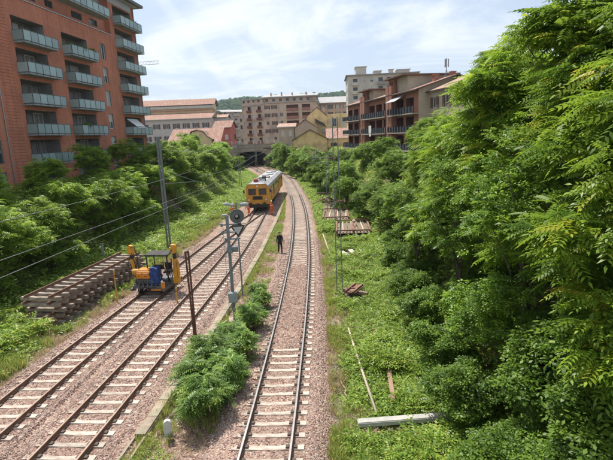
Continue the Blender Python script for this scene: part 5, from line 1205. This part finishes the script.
# ------------------------------------------------------------------ yellow track machine
mMach = mat('machine_yellow', (.70, .36, .03), (.60, .28, .03), rough=.45, scale=2, c3=(.42, .22, .05), s3=1.5)
mMachO = mat('machine_orange', (.66, .26, .035), (.55, .20, .03), rough=.45, scale=3)
mBlue = mat('blue_tarpaulin', (.025, .07, .24), (.012, .03, .12), rough=.6, scale=5, bump=.8, bscale=9)
mGreyM = mat('engine_grey', (.17, .17, .17), (.08, .08, .08), rough=.6, scale=10)
def machine():
    t = thing('track_machine', 'small yellow track machine with two upright booms and a blue cover', 'track machine', (float(cA(28.2)) + .05, 28.2, 0), R(-9)); t.scale = (.93, .93, .93)
    c = MB(); c.box(-1.1, 1.1, -1.25, 1.25, .44, .62); c.box(-1.3, 1.3, -.3, .3, .5, .72); c.box(-1.2, -1.05, -1.4, 1.4, .3, .48); c.box(1.05, 1.2, -1.4, 1.4, .3, .48)
    for k in range(7): c.box(-.95 + .3 * k, -.88 + .3 * k, -1.3, -1.24, .3, .78)
    part('chassis', c, mGreyM, t)
    for x in (-.75, .75):
        for y in (-.9, .9):
            wmb = MB(); wmb.tube([(x - .07, y, .25), (x + .07, y, .25)], .25, 18); wmb.tube([(x - .12, y, .25), (x + .12, y, .25)], .09, 8); part('rail_wheel', wmb, mDark, t)
    h = MB(); h.bevbox((-.38, -.72, 1.30), (.98, .8, .52), .07); h.bevbox((-.38, -.70, 1.60), (.86, .68, .09), .03)
    for k in range(2): h.bevbox((-.62 + .46 * k, -1.13, 1.28), (.36, .05, .36), .015)
    part('engine_hood', h, mMachO, t)
    hl = MB(); [hl.box(-.70 + .46 * k, -.54 + .46 * k, -1.175, -1.157, 1.22, 1.25) for k in range(2)]
    for k in range(5): hl.box(-.84, -.86 + .0, -1.0 + .12 * k, -.95 + .12 * k, 1.15, 1.45)
    part('hood_latch', hl, mDark, t)
    e = MB(); e.bevbox((-.45, .3, 1.0), (1.0, .9, .6), .06); e.bevbox((-.98, -.35, 1.2), (.4, .5, .4), .08); e.tube([(-.8, .4, 1.2), (-.8, .4, 2.05)], .045, 8); e.tube([(-.2, .2, 1.3), (.1, .2, 1.5), (.3, .4, 1.35)], .08, 8)
    e.bevbox((-.35, -.85, .86), (1.2, .5, .32), .04)
    for k in range(8): x = -.9 + .17 * k; e.tube([(x, -1.12, .78), (x, -1.16, .98)], .05, 8)
    part('engine', e, mGreyM, t)
    tk = MB(); tk.tube([(-1.12, -.9, 1.5), (-.72, -.9, 1.5)], .19, 12); part('fuel_tank', tk, mMach, t)
    bm = bmesh.new(); bmesh.ops.create_cube(bm, size=1); bmesh.ops.subdivide_edges(bm, edges=bm.edges[:], cuts=9, use_grid_fill=True)
    for v in bm.verts:
        z = v.co.z; v.co.x *= .60 - .16 * (z + .5) + .1 * (z < -.2); v.co.y *= .6 - .15 * z; v.co.z *= 1.12
        n_ = mnoise.noise(v.co * 3.4 + Vector((3, 1, 2))); n2 = mnoise.noise(v.co * 8 + Vector((1, 5, 2))); v.co += v.co.normalized() * (n_ * .16 + n2 * .05); v.co.x += .035 * math.sin(z * 11 + v.co.y * 6)
        if z < -.3: v.co.z += .16 * math.sin(v.co.x * 14)
    bmesh.ops.translate(bm, vec=(.42, -.85, 1.24), verts=bm.verts); cv = MB(); cv.add_bm(bm); part('blue_cover', cv, mBlue, t, smooth=True)
    s = MB(); s.bevbox((.72, .25, 1.15), (.45, .45, .12), .05); s.bevbox((.72, .46, 1.5), (.45, .1, .55), .04); part('seat', s, mDark, t)
    cn = MB(); cn.bevbox((.25, .05, 1.55), (.6, .2, .3), .04); [cn.bar((.02 + .1 * k, .0, 1.65), (.0 + .11 * k, -.12, 1.95), .022) for k in range(6)]; cn.tube([(.75, -.3, 1.5), (.78, -.34, 1.95)], .03, 6); cn.tube([(.62, -.36, 1.98), (.95, -.34, 1.98)], .025, 6); part('control_console', cn, mDark, t)
    r = MB(); r.bevbox((.38, .1, 2.52), (1.7, 1.25, .07), .025); r.bar((-.5, -.55, 2.46), (1.25, -.55, 2.46), .05); part('canopy_roof', r, mDark, t)
    for x, y in ((-.34, -.45), (1.1, -.45), (-.34, .6), (1.1, .6)): part('canopy_post', MB().bar((x, y, .6), (x, y, 2.48), .055), mDark, t)
    lb = MB(); lb.prism([(-1.52, .62), (-1.30, .62), (-1.20, 1.1), (-1.40, 1.7), (-1.50, 2.2), (-1.72, 2.2), (-1.66, 1.6), (-1.58, 1.1)], -.12, .12)
    for z in (.9, 1.5): lb.tube([(-1.44, -.15, z), (-1.44, .15, z)], .09, 10)
    part('boom_arm', lb, mMach, t)
    lh = MB(); lh.prism([(-1.84, 2.5), (-1.52, 2.42), (-1.42, 2.75), (-1.5, 3.05), (-1.72, 3.1), (-1.86, 2.9)], -.15, .15); part('boom_head', lh, mMach, t)
    lj = MB(); lj.bevbox((-1.6, 0, 2.3), (.2, .26, .3), .04); lj.tube([(-1.3, -.14, .8), (-1.34, -.16, 1.75)], .045, 8); lj.tube([(-1.34, -.16, 1.7), (-1.55, -.16, 2.6)], .025, 8); part('boom_joint', lj, mDark, t)
    hs = MB()
    for p in ([(-1.55, -.2, 2.95), (-1.25, -.25, 3.05), (-1.10, -.25, 2.4), (-1.15, -.2, 1.7), (-1.0, -.2, 1.3)], [(-1.6, -.2, 2.4), (-1.85, -.25, 1.8), (-1.6, -.3, 1.1), (-1.1, -.4, .9)], [(-1.5, -.18, 2.2), (-1.2, -.3, 1.9), (-1.15, -.35, 1.2), (-.9, -.5, 1.0)]): hs.tube(p, .028, 6)
    part('hydraulic_hose', hs, mDark, t, smooth=True)
    rb = MB(); rb.box(1.36, 1.60, -.16, .14, .5, 2.15); rb.box(1.28, 1.68, -.2, .2, .46, .85); rb.box(1.62, 1.70, -.1, .1, .9, 1.9); rb.box(1.28, 1.35, -.1, .1, 1.0, 1.5); part('boom_arm', rb, mMach, t)
    rh = MB(); rh.bevbox((1.44, 0, 2.84), (.30, .34, .62), .05); rh.bevbox((1.27, -.03, 2.78), (.16, .24, .34), .04); rh.bevbox((1.60, -.02, 2.95), (.1, .2, .3), .03); part('boom_head', rh, mMach, t)
    rj = MB(); rj.bevbox((1.47, 0, 2.33), (.18, .24, .38), .03); rj.tube([(1.22, -.15, .8), (1.26, -.12, 2.2)], .04, 8); part('boom_joint', rj, mDark, t)
    hs = MB()
    for p in ([(1.4, -.2, 2.8), (1.05, -.3, 2.3), (1.1, -.3, 1.6), (1.15, -.25, 1.0)], [(-.9, -1.15, .85), (-.4, -1.35, .5), (.4, -1.4, .55), (.9, -1.2, .8)], [(-.3, -1.2, .9), (-.2, -1.4, .6), (.1, -1.35, .42)], [(.8, -1.0, 1.3), (1.0, -1.2, .9), (1.2, -.9, .6)], [(.9, -.6, 1.8), (1.15, -.7, 1.2), (1.2, -.4, .7)], [(-.1, -.2, 1.9), (.2, -.5, 1.75), (.1, -.4, 1.4)]): hs.tube(p, .03, 6)
    part('hydraulic_hose', hs, mDark, t, smooth=True)
    st = MB(); st.box(.3, 1.0, -1.5, -1.27, .40, .44); st.box(.95, 1.2, -1.3, -1.24, .46, .9); part('step', st, mMachO, t)
    lp = MB(); lp.tube([(1.05, -1.3, .95), (1.05, -1.36, .95)], .07, 10); part('lamp', lp, mLamp, t)
machine()

# ------------------------------------------------------------------ people
mSkin = mat('skin', (.50, .30, .21), rough=.6); mOr = mat('hi_vis_orange', (.80, .13, .03), (.66, .10, .02), rough=.8, scale=8)
mRefl = mat('reflective_band', (.62, .62, .55), rough=.4); mBlk = mat('black_clothing', (.014, .014, .016), (.03, .03, .034), rough=.9, scale=8); mShoe = mat('boots', (.03, .022, .018), rough=.8)
mHelm = mat('white_helmet', (.72, .72, .68), rough=.4); mHair = mat('dark_hair', (.02, .015, .012), rough=.9)
def person(label, loc, rz, top, bottom, headgear, lean=0., step=.18, arms=((.1, -.1), (.1, .1)), bend=0., H=1.75):
    """one skinned body; facing local -y. arms: (outward, forward) hand offsets for left, right"""
    k = H / 1.75; L = lambda x, y, z: Vector((x, y, z)) * k
    hip = L(0, 0, .92 - .06 * bend); ch = hip + L(0, -.34 * math.sin(bend) - .02 - lean * .3, .42 * math.cos(bend)); nk = ch + L(0, -.14 * math.sin(bend) - lean * .1, .15 * math.cos(bend) + .02); hd = nk + L(0, -.05 - .08 * bend, .12)
    P = [hip, hip.lerp(ch, .5), ch, nk, nk + (hd - nk) * .55]; Rd = [.17, .16, .19, .075, .07]; E = [(0, 1), (1, 2), (2, 3), (3, 4)]
    def add(p, r, par): P.append(p); Rd.append(r); E.append((par, len(P) - 1)); return len(P) - 1
    for sgn, (so_, fw) in zip((-1, 1), arms):
        sh = add(ch + L(sgn * .18, 0, .08), .08, 2); el = add(ch + L(sgn * (.24 + so_ * .4), -fw * .35, -.22), .066, sh); wr = add(ch + L(sgn * (.24 + so_), -fw, -.42), .05, el); hn = add(ch + L(sgn * (.24 + so_), -fw - .03, -.52), .034, wr)
    for sgn in (-1, 1):
        f = sgn * step; a = add(hip + L(sgn * .10, 0, -.06), .125, 0); kn = add(L(sgn * .11, -f * .6 - .04 - .05 * bend, .50), .095, a); an_ = add(L(sgn * .12, -f, .09), .066, kn); add(L(sgn * .125, -f - .17, .035), .05, an_)
    me = bpy.data.meshes.new('body'); me.from_pydata([tuple(p) for p in P], E, []); ob = bpy.data.objects.new('tmp_body', me); COL.objects.link(ob)
    md = ob.modifiers.new('skin', 'SKIN'); ob.modifiers.new('sub', 'SUBSURF').levels = 1
    for v, r in zip(me.skin_vertices[0].data, Rd): v.radius = (r * k, r * k * .85)
    me.skin_vertices[0].data[0].use_root = True
    dg = bpy.context.evaluated_depsgraph_get(); out = bpy.data.meshes.new_from_object(ob.evaluated_get(dg)); bpy.data.objects.remove(ob)
    out.materials.clear(); [out.materials.append(q) for q in (top, bottom, mSkin, mShoe, mRefl)]
    for p in out.polygons:
        c = p.center / k; hz_ = (nk.z / k); p.use_smooth = True
        if c.z > hz_ + .01 and abs(c.x) < .13: m = 2
        elif c.z < .10: m = 3
        elif c.z < (.92 - .06 * bend) - .02 and abs(c.x) < .24: m = 4 if (top is mOr and .30 < c.z < .37) else 1
        elif abs(c.x) > .2 and c.z < (ch.z / k) - .40: m = 2
        else: m = 4 if (top is mOr and abs(c.z - ch.z / k + .12) < .035) else 0
        p.material_index = m
    t = thing('person', label, 'person', loc, rz); link('body', out, t)
    h = MB(); h.sphere(tuple(hd + L(0, 0, .03)), .105 * k, 0, 2, (.8, .95, 1.15)); h2 = MB()
    bm = bmesh.new(); bmesh.ops.create_icosphere(bm, subdivisions=3, radius=.1 * k)
    for v in bm.verts:
        v.co.x *= .82; v.co.z *= 1.18
        if v.co.z < -.05 * k: v.co.x *= .8; v.co.y = v.co.y * .85 - .008
    bmesh.ops.translate(bm, vec=hd + L(0, 0, .03), verts=bm.verts); h = MB(); h.add_bm(bm); c0 = hd + L(0, 0, .03)
    h.sphere(tuple(c0 + L(0, -.10, -.01)), .018 * k, 0, 1, (.8, 1, 1.4)); h.sphere(tuple(c0 + L(-.083, 0, 0)), .024 * k, 0, 1, (.4, .8, 1.2)); h.sphere(tuple(c0 + L(.083, 0, 0)), .024 * k, 0, 1, (.4, .8, 1.2))
    h.sphere(tuple(c0 + L(-.032, -.088, .015)), .011 * k, 1, 1); h.sphere(tuple(c0 + L(.032, -.088, .015)), .011 * k, 1, 1); h.cbox(tuple(c0 + L(0, -.094, -.055)), (.045 * k, .01, .008), 2)
    part('head', h, [mSkin, mHair, mRedP], t, smooth=True)
    g = MB(); bm = bmesh.new(); bmesh.ops.create_icosphere(bm, subdivisions=3, radius=.118 * k)
    bmesh.ops.delete(bm, geom=[v for v in bm.verts if v.co.z < (.015 if headgear is mHelm else -.02) * k or (headgear is mHair and v.co.y < -.085 * k and v.co.z < .05)], context='VERTS')
    for v in bm.verts:
        v.co.x *= .88
        if headgear is mHelm and v.co.z < .04 * k: v.co.x *= 1.12; v.co.y *= 1.15
    bmesh.ops.translate(bm, vec=c0 + L(0, .008, .03), verts=bm.verts); g.add_bm(bm); part('helmet' if headgear is mHelm else 'hair', g, headgear, t, smooth=True)
    return t
person('person in dark clothes walking beside the shiny rails', (-2.25, 37.1, -.24), R(8), mBlk, mBlk, mHair, step=.16, arms=((.0, .1), (.02, -.12)), H=1.76)
person('orange clad worker bending forward in front of the train, left of its coupler', (-7.0, 56.4, -.2), R(-50), mOr, mOr, mHelm, bend=.55, step=.25, arms=((.05, .22), (.1, .3)))
person('orange clad worker standing upright to the right of the train front', (-4.25, 56.6, -.25), R(60), mOr, mOr, mHelm, step=.07, arms=((.04, .05), (.02, .12)))
person('orange clad worker farthest left, seen just above the round signal', (-9.2, 57.6, -.45), R(20), mOr, mBlk, mHelm, step=.08, arms=((.12, .15), (.12, .15)))

# ------------------------------------------------------------------ signals and posts
mSigPost = mat('signal_grey', (.20, .235, .25), (.15, .175, .19), rough=.6, scale=4); mSigBox = mat('cabinet_grey', (.34, .37, .385), (.27, .30, .31), rough=.6, scale=3)
t = thing('signal_post', 'blue grey signal post with equipment boxes beside the centre bushes', 'signal post', (-3.95, 22.7, -.4), R(10))
part('post', MB().box(-.08, .08, -.08, .08, 0, 5.85), mSigPost, t)
part('foot', MB().box(-.3, .3, -.3, .3, -.1, .35), mTrough, t)
part('cabinet', MB().bevbox((0, -.2, 1.62), (.46, .28, .52), .03), mSigBox, t)
part('top_lamp_box', MB().bevbox((-.10, 0, 5.86), (.26, .2, .12), .03), mSigBox, t)
part('signal_box', MB().bevbox((.16, -.12, 4.12), (.56, .28, .26), .04).bevbox((.05, -.34, 4.05), (.2, .1, .16), .03), mSigPost, t)
for z, x in ((5.35, -.05), (4.95, -.05), (4.6, .1)): part('bracket', MB().box(-.3 + x, .5 + x, -.04, .04, z, z + .07).box(-.3 + x, -.2 + x, -.1, .1, z - .05, z + .12), mSigPost, t)
part('red_handle', MB().bar((-.28, 0, 4.75), (-.42, -.05, 4.55), .03), mRedP, t)
ld = MB()
for z in np.arange(.6, 5.2, .35): ld.bar((-.1, 0, z), (-.24, 0, z), .02)
ld.bar((-.24, 0, .5), (-.24, 0, 5.3), .02); part('climbing_ladder', ld, mSigPost, t)
wr = MB()
t = thing('round_signal', 'round grey signal disc and inverted triangle board on a thin pole', 'railway signal', (-4.1, 27.0, -.4), R(9))
part('pole', MB().tube([(0, .06, 0), (0, .06, 5.9)], .045, 8), mSigPost, t)
mDisc = mat('signal_disc', (.16, .175, .165), (.12, .13, .125), rough=.7, scale=4)
d_ = MB(); d_.tube([(0, -.02, 5.08), (0, .03, 5.08)], .43, 32); d_.tube([(0, -.06, 5.08), (0, -.02, 5.08)], [.33, .34], 32)
o = part('disc', d_, mDisc, t)
hd_ = MB(); hd_.tube([(0, -.061, 5.08), (0, -.30, 5.08)], .15, 16, cap=False); hd_.tube([(0, -.12, 5.08), (0, -.1, 5.08)], .145, 16, 0); part('hood', hd_, mDark, o)
part('lens', MB().tube([(-.02, -.16, 5.12), (-.02, -.13, 5.12)], .10, 12), mLamp, o)
ri = MB()
for k in range(24): a, b = 2 * math.pi * k / 24, 2 * math.pi * (k + 1) / 24; ri.bar((.42 * math.cos(a), -.035, 5.08 + .42 * math.sin(a)), (.42 * math.cos(b), -.035, 5.08 + .42 * math.sin(b)), .03)
part('rim', ri, mSigBox, o)
tri = MB(); A, B, C_ = (-.45, 4.52), (.45, 4.52), (0, 3.78)
tri.prism([A, B, C_], -.03, 0); o = part('triangle_board', tri, mDark, t)
tri = MB(); tri.prism([(-.30, 4.44), (.30, 4.44), (0, 3.95)], -.037, -.031); part('triangle_face', tri, mat('sign_white', (.55, .57, .56), (.42, .44, .44), rough=.6, scale=5), o)
cx_ = MB(); cx_.bar((-.5, .06, 5.75), (.5, .06, 5.75), .05); part('crossarm', cx_, mSigPost, t)
part('lamp_head', MB().tube([(-.75, 0, 5.84), (-.55, 0, 5.84), (-.18, 0, 5.72)], [.07, .10, .05], 12), mSigBox, t)
part('lamp_head', MB().tube([(.70, -.05, 5.72), (.58, -.02, 5.76), (.30, 0, 5.76), (.2, 0, 5.76)], [.10, .14, .11, .04], 12), mSigBox, t)
mPostR = mat('dark_rust', (.075, .038, .028), (.13, .06, .04), rough=.85, scale=5)
t = thing('rusty_rail_post', 'tall dark rusty pair of rails planted upright beside the middle track', 'post', (-5.35, 19.9, -.45), R(0))
part('upright', MB().bar((-.035, 0, 0), (-.08, 0, 4.75), .05, .08), mPostR, t); part('upright', MB().bar((.03, 0, 0), (.05, 0, 4.8), .05, .08), mPostR, t)
part('cap', MB().bar((-.12, 0, 4.76), (.07, 0, 4.82), .05, .07), mPostR, t); part('foot', MB().box(-.22, .18, -.15, .15, -.05, .35), mDark, t)
mStake = mat('yellow_stake', (.55, .36, .07), (.42, .27, .06), rough=.8, scale=8)
for x, y, h, lb in ((-11.75, 26.8, 2.05, 'thin yellow stake standing in front of the piled track panels'), (-7.75, 25.6, 1.15, 'short yellow stake between the two brown tracks, just below the machine')):
    t = thing('marker_stake', lb, 'stake', (x, y, -.3)); part('stake', MB().tube([(0, 0, 0), (.03, 0, h)], .045, 8), mStake, t); part('band', MB().tube([(.02, 0, h * .8), (.023, 0, h * .86)], .05, 8), mRedP, t)
t = thing('cable_marker_post', 'short pale grey post standing in the grass before the left trees', 'post', (-17.1, 37.5, gz(-17.1, 37.5))); part('post', MB().box(-.07, .07, -.07, .07, -.2, 1.5), mSigBox, t); part('cap', MB().box(-.09, .09, -.09, .09, 1.5, 1.58), mSigPost, t)
t = thing('marker_stone', 'small white rounded marker stone at the foot of the nearest centre bush', 'marker stone', (-4.85, 13.6, -.36), R(15))
sm_ = MB(); sm_.prism([(-.13, 0), (-.13, .48), (-.09, .56), (0, .6), (.09, .56), (.13, .48), (.13, 0)], -.07, .07); part('stone', sm_, mat('white_stone', (.62, .62, .58), (.48, .48, .45), rough=.9, scale=6), t)

# ------------------------------------------------------------------ catenary masts and wires
def mast(label, loc, H, w=.36, d=.22, rz=0, arms=(), legs=(.09, .05)):
    t = thing('catenary_mast', label, 'catenary mast', loc, rz, 'catenary masts beside the tracks')
    for s in (-1, 1): part('leg', MB().bar((s * w / 2, 0, 0), (s * w / 2 * .8, 0, H), legs[0], legs[1] * 2), mMast, t)
    lc = MB(); n = int(H / .55)
    for k in range(n):
        z0, z1 = H * k / n, H * (k + 1) / n; s = 1 if k % 2 else -1; lc.bar((-s * w / 2 * .93, 0, z0 + .05), (s * w / 2 * .93, 0, z1 - .05), .02, .02)
    part('lacing', lc, mMast, t); part('footing', MB().box(-.4, .4, -.4, .4, -.3, .15), mTrough, t)
    for (z, L, zz) in arms:
        a = MB(); a.tube([(0, 0, z), (L, 0, z + zz)], .024, 6); a.tube([(0, 0, z + 1.3), (L * .9, 0, z + zz)], .015, 6); part('cantilever', a, mMast, t)
        i_ = MB()
        for q in range(5): x = L * (.12 + .03 * q); i_.tube([(x, 0, z + zz * .15 - .0), (x + .02 * (1 if L > 0 else -1), 0, z + zz * .15)], .085, 10)
        part('insulator', i_, mInsul, t)
    return t
mMast = mat('mast_steel', (.21, .235, .235), (.15, .165, .165), rough=.65, scale=6, metal=.2); mInsul = mat('insulator_brown', (.13, .06, .04), rough=.3)
mast('tall grey catenary mast rising from the left verge behind the yellow machine', (-12.35, 40.2, -.4), 9.9, .26, arms=((6.0, 3.3, .15),), rz=R(-6), legs=(.11, .07))
mast('farther slim mast on the left bank between tree tops and train', (-12.2, 88, -.3), 9.0, .34, arms=((6.0, 3.0, .1),))
mast('slim lattice mast standing in the ground cover right of the shiny rails', (1.85, 26.5, -.45), 10.6, .34, arms=((8.3, -1.6, .1),), rz=R(4), legs=(.04, .025))
mast('lattice mast behind the rusty steel frames', (2.9, 57, -.4), 7.6, .4, arms=((6.3, -2.6, .1),), legs=(.055, .035))
mast('far lattice mast on the right at the start of the bend', (2.2, 84, -.4), 7.4, .4, arms=((6.3, -2.6, .1),), legs=(.055, .035))
mast('farthest mast standing near the bridge mouth', (-13.4, 132, -.4), 8.5, .4, arms=((6.2, 3, .1),), legs=(.1, .06))
lm = thing('leaning_lattice', 'old steel lattice beam leaning among the bushes behind the debris heap', 'lattice beam', (3.9, 66, -.3))
for s in (-1, 1): part('chord', MB().bar((s * .25, 0, 0), (1.9 + s * .25, 0, 5.6), .08), mMast, lm)
lc = MB()
for k in range(10): z0, z1 = k * .56, (k + 1) * .56; s = 1 if k % 2 else -1; lc.bar((-s * .25 + 1.9 * z0 / 5.6, 0, z0), (s * .25 + 1.9 * z1 / 5.6, 0, z1), .05)
part('lacing', lc, mMast, lm)
mWire = mat('wire', (.30, .31, .31), (.2, .21, .21), rough=.5, metal=.4)
def wire(label, a, b, sag=.4, r=.016, name='overhead_wire'):
    a, b = Vector(a), Vector(b); n = 16; pts = []
    for i in range(n + 1): t = i / n; p = a.lerp(b, t); p.z -= sag * 4 * t * (1 - t); pts.append(p)
    tag(part(name, MB().tube(pts, r, 5), mWire, smooth=True), label, 'wire', 'overhead wires on the left')
wire('highest wire crossing the left trees up to the tall mast', (-13.6, -6, 6.9), (-9.8, 40.2, 6.6), .3, .013)
wire('contact wire above the left track, second from the top at the left edge', (-13.2, -6, 5.5), (-9.0, 40.2, 5.0), .05, .013)
wire('lowest wire at the left edge of the frame', (-12.3, -6, 4.9), (-8.0, 46, 4.9), .05, .013)
wire('wire from the tall mast arm to the farther mast', (-9.1, 40.2, 6.1), (-9.4, 88, 6.0), .5, .018)
wire('contact wire between the tall mast and the farther mast', (-9.0, 40.2, 5.0), (-9.0, 88, 5.1), .05, .014)
wire('thin wire from the farther left mast to the bridge', (-9.4, 88, 6.0), (-10.5, 132, 6.0), .4, .02)
wire('feeder wire on the top of the tall mast running to the farther mast', (-12.3, 40.2, 8.6), (-12.2, 88, 8.2), .7, .018)

# ------------------------------------------------------------------ scrap on the right verge
mWood = mat('weathered_wood', (.27, .20, .145), (.16, .12, .09), rough=.95, scale=5, bump=.5, stretch=(1, .3, 1)); mWoodP = mat('pale_board', (.52, .44, .34), (.42, .35, .27), rough=.9, scale=4)
mRust = mat('rust', (.25, .135, .10), (.16, .085, .065), rough=.95, scale=7, c3=(.28, .17, .12), s3=2)
sb = MB(); n_ = 16
for k in range(n_): pass
bm = bmesh.new(); bmesh.ops.create_cube(bm, size=1); bmesh.ops.scale(bm, vec=(3.2, .28, .18), verts=bm.verts); bmesh.ops.bevel(bm, geom=bm.edges[:], offset=.025, segments=2, affect='EDGES'); sb.add_bm(bm)
o = part('concrete_slab', sb, mat('grey_slab', (.46, .45, .41), (.36, .35, .32), rough=.9, scale=4, bump=.4, c3=(.3, .3, .26), s3=1), loc=(3.0, 13.55, gz(3, 13.5) + .38), rz=R(3)); tag(o, 'long pale grey concrete beam lying across the ground cover', 'beam')
tag(part('wooden_pole', MB().tube([(1.85, 21.3, -.2), (1.95, 17.5, -.12), (2.1, 14.0, -.12)], [.045, .055, .045], 8), mWoodP, smooth=True), 'long thin pale pole lying in the ground cover pointing at the concrete beam', 'pole')
tag(part('old_plank', MB().bar((3.05, 16.9, -.12), (2.8, 14.7, -.12), .16, .06), mat('reddish_plank', (.34, .215, .155), (.24, .15, .105), rough=.9, scale=4)), 'short reddish plank lying right of the long thin pole', 'plank')
tag(part('old_plank', MB().bar((3.0, 19.6, -.15), (3.25, 18.6, -.12), .13, .06), mWoodP), 'short pale plank stub half hidden in leaves above the reddish plank', 'plank')
tag(part('trackside_pole', MB().tube([(1.6, 44.2, -.3), (1.75, 38, -.25), (1.95, 34.2, -.3)], .06, 8), mWoodP, smooth=True), 'thin pale pole lying beside the foot of the lattice mast near the shiny rails', 'pole')
# sleeper pile
sp_ = [((2.5, 26.5, -.28), 1.9, R(80), 'bottom dark sleeper on the left of the small scrap pile'), ((3.1, 26.3, -.28), 1.7, R(95), 'bottom dark sleeper at the back of the small scrap pile'), ((2.3, 25.9, -.28), 1.4, R(10), 'bottom dark sleeper crossing the front of the small scrap pile'), ((2.7, 26.2, -.06), 1.8, R(55), 'dark sleeper lying on top of the small scrap pile')]
for loc, L, rz, lb in sp_: tag(part('old_sleeper', MB().bevbox((0, 0, 0), (.24, L, .2), .02), mWood, loc=loc, rz=rz), lb, 'sleeper', 'old sleepers of the scrap pile')
t = thing('rusty_chair_plate', 'rusty steel crossing piece on top of the small scrap pile', 'scrap metal', (2.7, 26.3, .06), R(-28))
part('plate', MB().box(-.35, .35, -.75, .75, 0, .04), mRust, t); part('bar', MB().box(-.3, -.2, -.8, .8, .041, .14), mRust, t); part('bar', MB().box(.18, .28, -.8, .8, .041, .14), mRust, t); part('bar', MB().box(-.19, .17, -.1, 0, .041, .12), mRust, t)
# steel frames
def rack(label, loc, rz, W, D, nb, h):
    t = thing('steel_frame', label, 'steel frame', loc, rz, 'rusty steel frames on the right verge')
    part('floor_plate', MB().box(-W / 2, W / 2, -D / 2, D / 2, h - .1, h - .06), mWood, t)
    for x in (-W / 2, 0, W / 2): part('side_beam', MB().box(x - .09, x + .09, -D / 2, D / 2, h - .05, h + .14), mRust, t)
    for y in (-D / 2, D / 2): part('end_beam', MB().box(-W / 2, W / 2, y - .09, y + .09, h + .141, h + .27), mRust, t)
    for x in (-W / 2 + .1, W / 2 - .1):
        for y in (-D / 2 + .1, D / 2 - .1): part('leg', MB().box(x - .08, x + .08, y - .08, y + .08, -.35, h - .11), mRust, t)
    for k in range(nb): x = -W / 2 + .3 + (W - .6) * k / (nb - 1); part('slat', MB().bar((x, -D / 2 + .2, h + .02), (x + random.uniform(-.2, .2), D / 2 - .2, h + .04), .12, .05), mWoodP if k % 3 == 1 else mWood, t)
    return t
rack('nearer rusty steel frame with planks inside at the tree line', (4.6, 45.0, gz(4.5, 43) + .1), R(-4), 3.2, 5.4, 9, .5)
rack('farther rusty steel frame with pale bars, behind the nearer one', (3.5, 52.8, gz(3, 50) + .1), R(-4), 2.8, 6.0, 8, .5)
tag(part('scrap_lump', MB().sphere((4.8, 45.4, .62), .2, 0, 2, (1, 1.3, .8)), mWoodP), 'small pale lump lying in the nearer rusty frame', 'scrap')
for i, (x, y, rz, lb) in enumerate(((3.0, 36.4, R(15), 'left one of two pale boards lying below the nearer rusty frame'), (3.7, 36.8, R(8), 'right one of two pale boards lying below the nearer rusty frame'))):
    tag(part('pale_board', MB().bevbox((0, 0, 0), (.42, 1.5, .06), .01), mat('grey_board', (.5, .47, .41), (.42, .39, .34), rough=.9), loc=(x, y, gz(x, y) + .2), rz=rz), lb, 'board', 'pale boards below the frames')
dh = thing('debris_heap', 'tangled heap of rusty beams and timber under the trees behind the steel frames', 'debris heap', (3.4, 62.5, -.3))
dh.scale = (1.15, 1.3, 1.5)
for k in range(26):
    a = random.uniform(0, 3.14); L = random.uniform(.8, 2.2); c = Vector((random.uniform(-1.3, 1.5), random.uniform(-4, 3.5), random.uniform(.15, 1.0))); d = Vector((math.cos(a), math.sin(a), random.uniform(-.25, .3))) * L / 2
    part('beam', MB().bar(c - d, c + d, random.uniform(.1, .2), random.uniform(.06, .16)), random.choice([mRust, mRust, mWood, mRailSide, mGreyM]), dh)

# ------------------------------------------------------------------ thin summer haze
hm = bpy.data.materials.new('haze'); hm.use_nodes = True; ht = hm.node_tree; ht.nodes.remove(ht.nodes['Principled BSDF'])
pv = ht.nodes.new('ShaderNodeVolumePrincipled'); pv.inputs['Color'].default_value = (.78, .88, 1, 1); pv.inputs['Density'].default_value = .00013; pv.inputs['Anisotropy'].default_value = .3
ht.links.new(pv.outputs[0], ht.nodes['Material Output'].inputs['Volume'])
link('haze', MB().box(-1600, 1600, -80, 2500, -4, 190).mesh('haze', hm), kind='stuff')
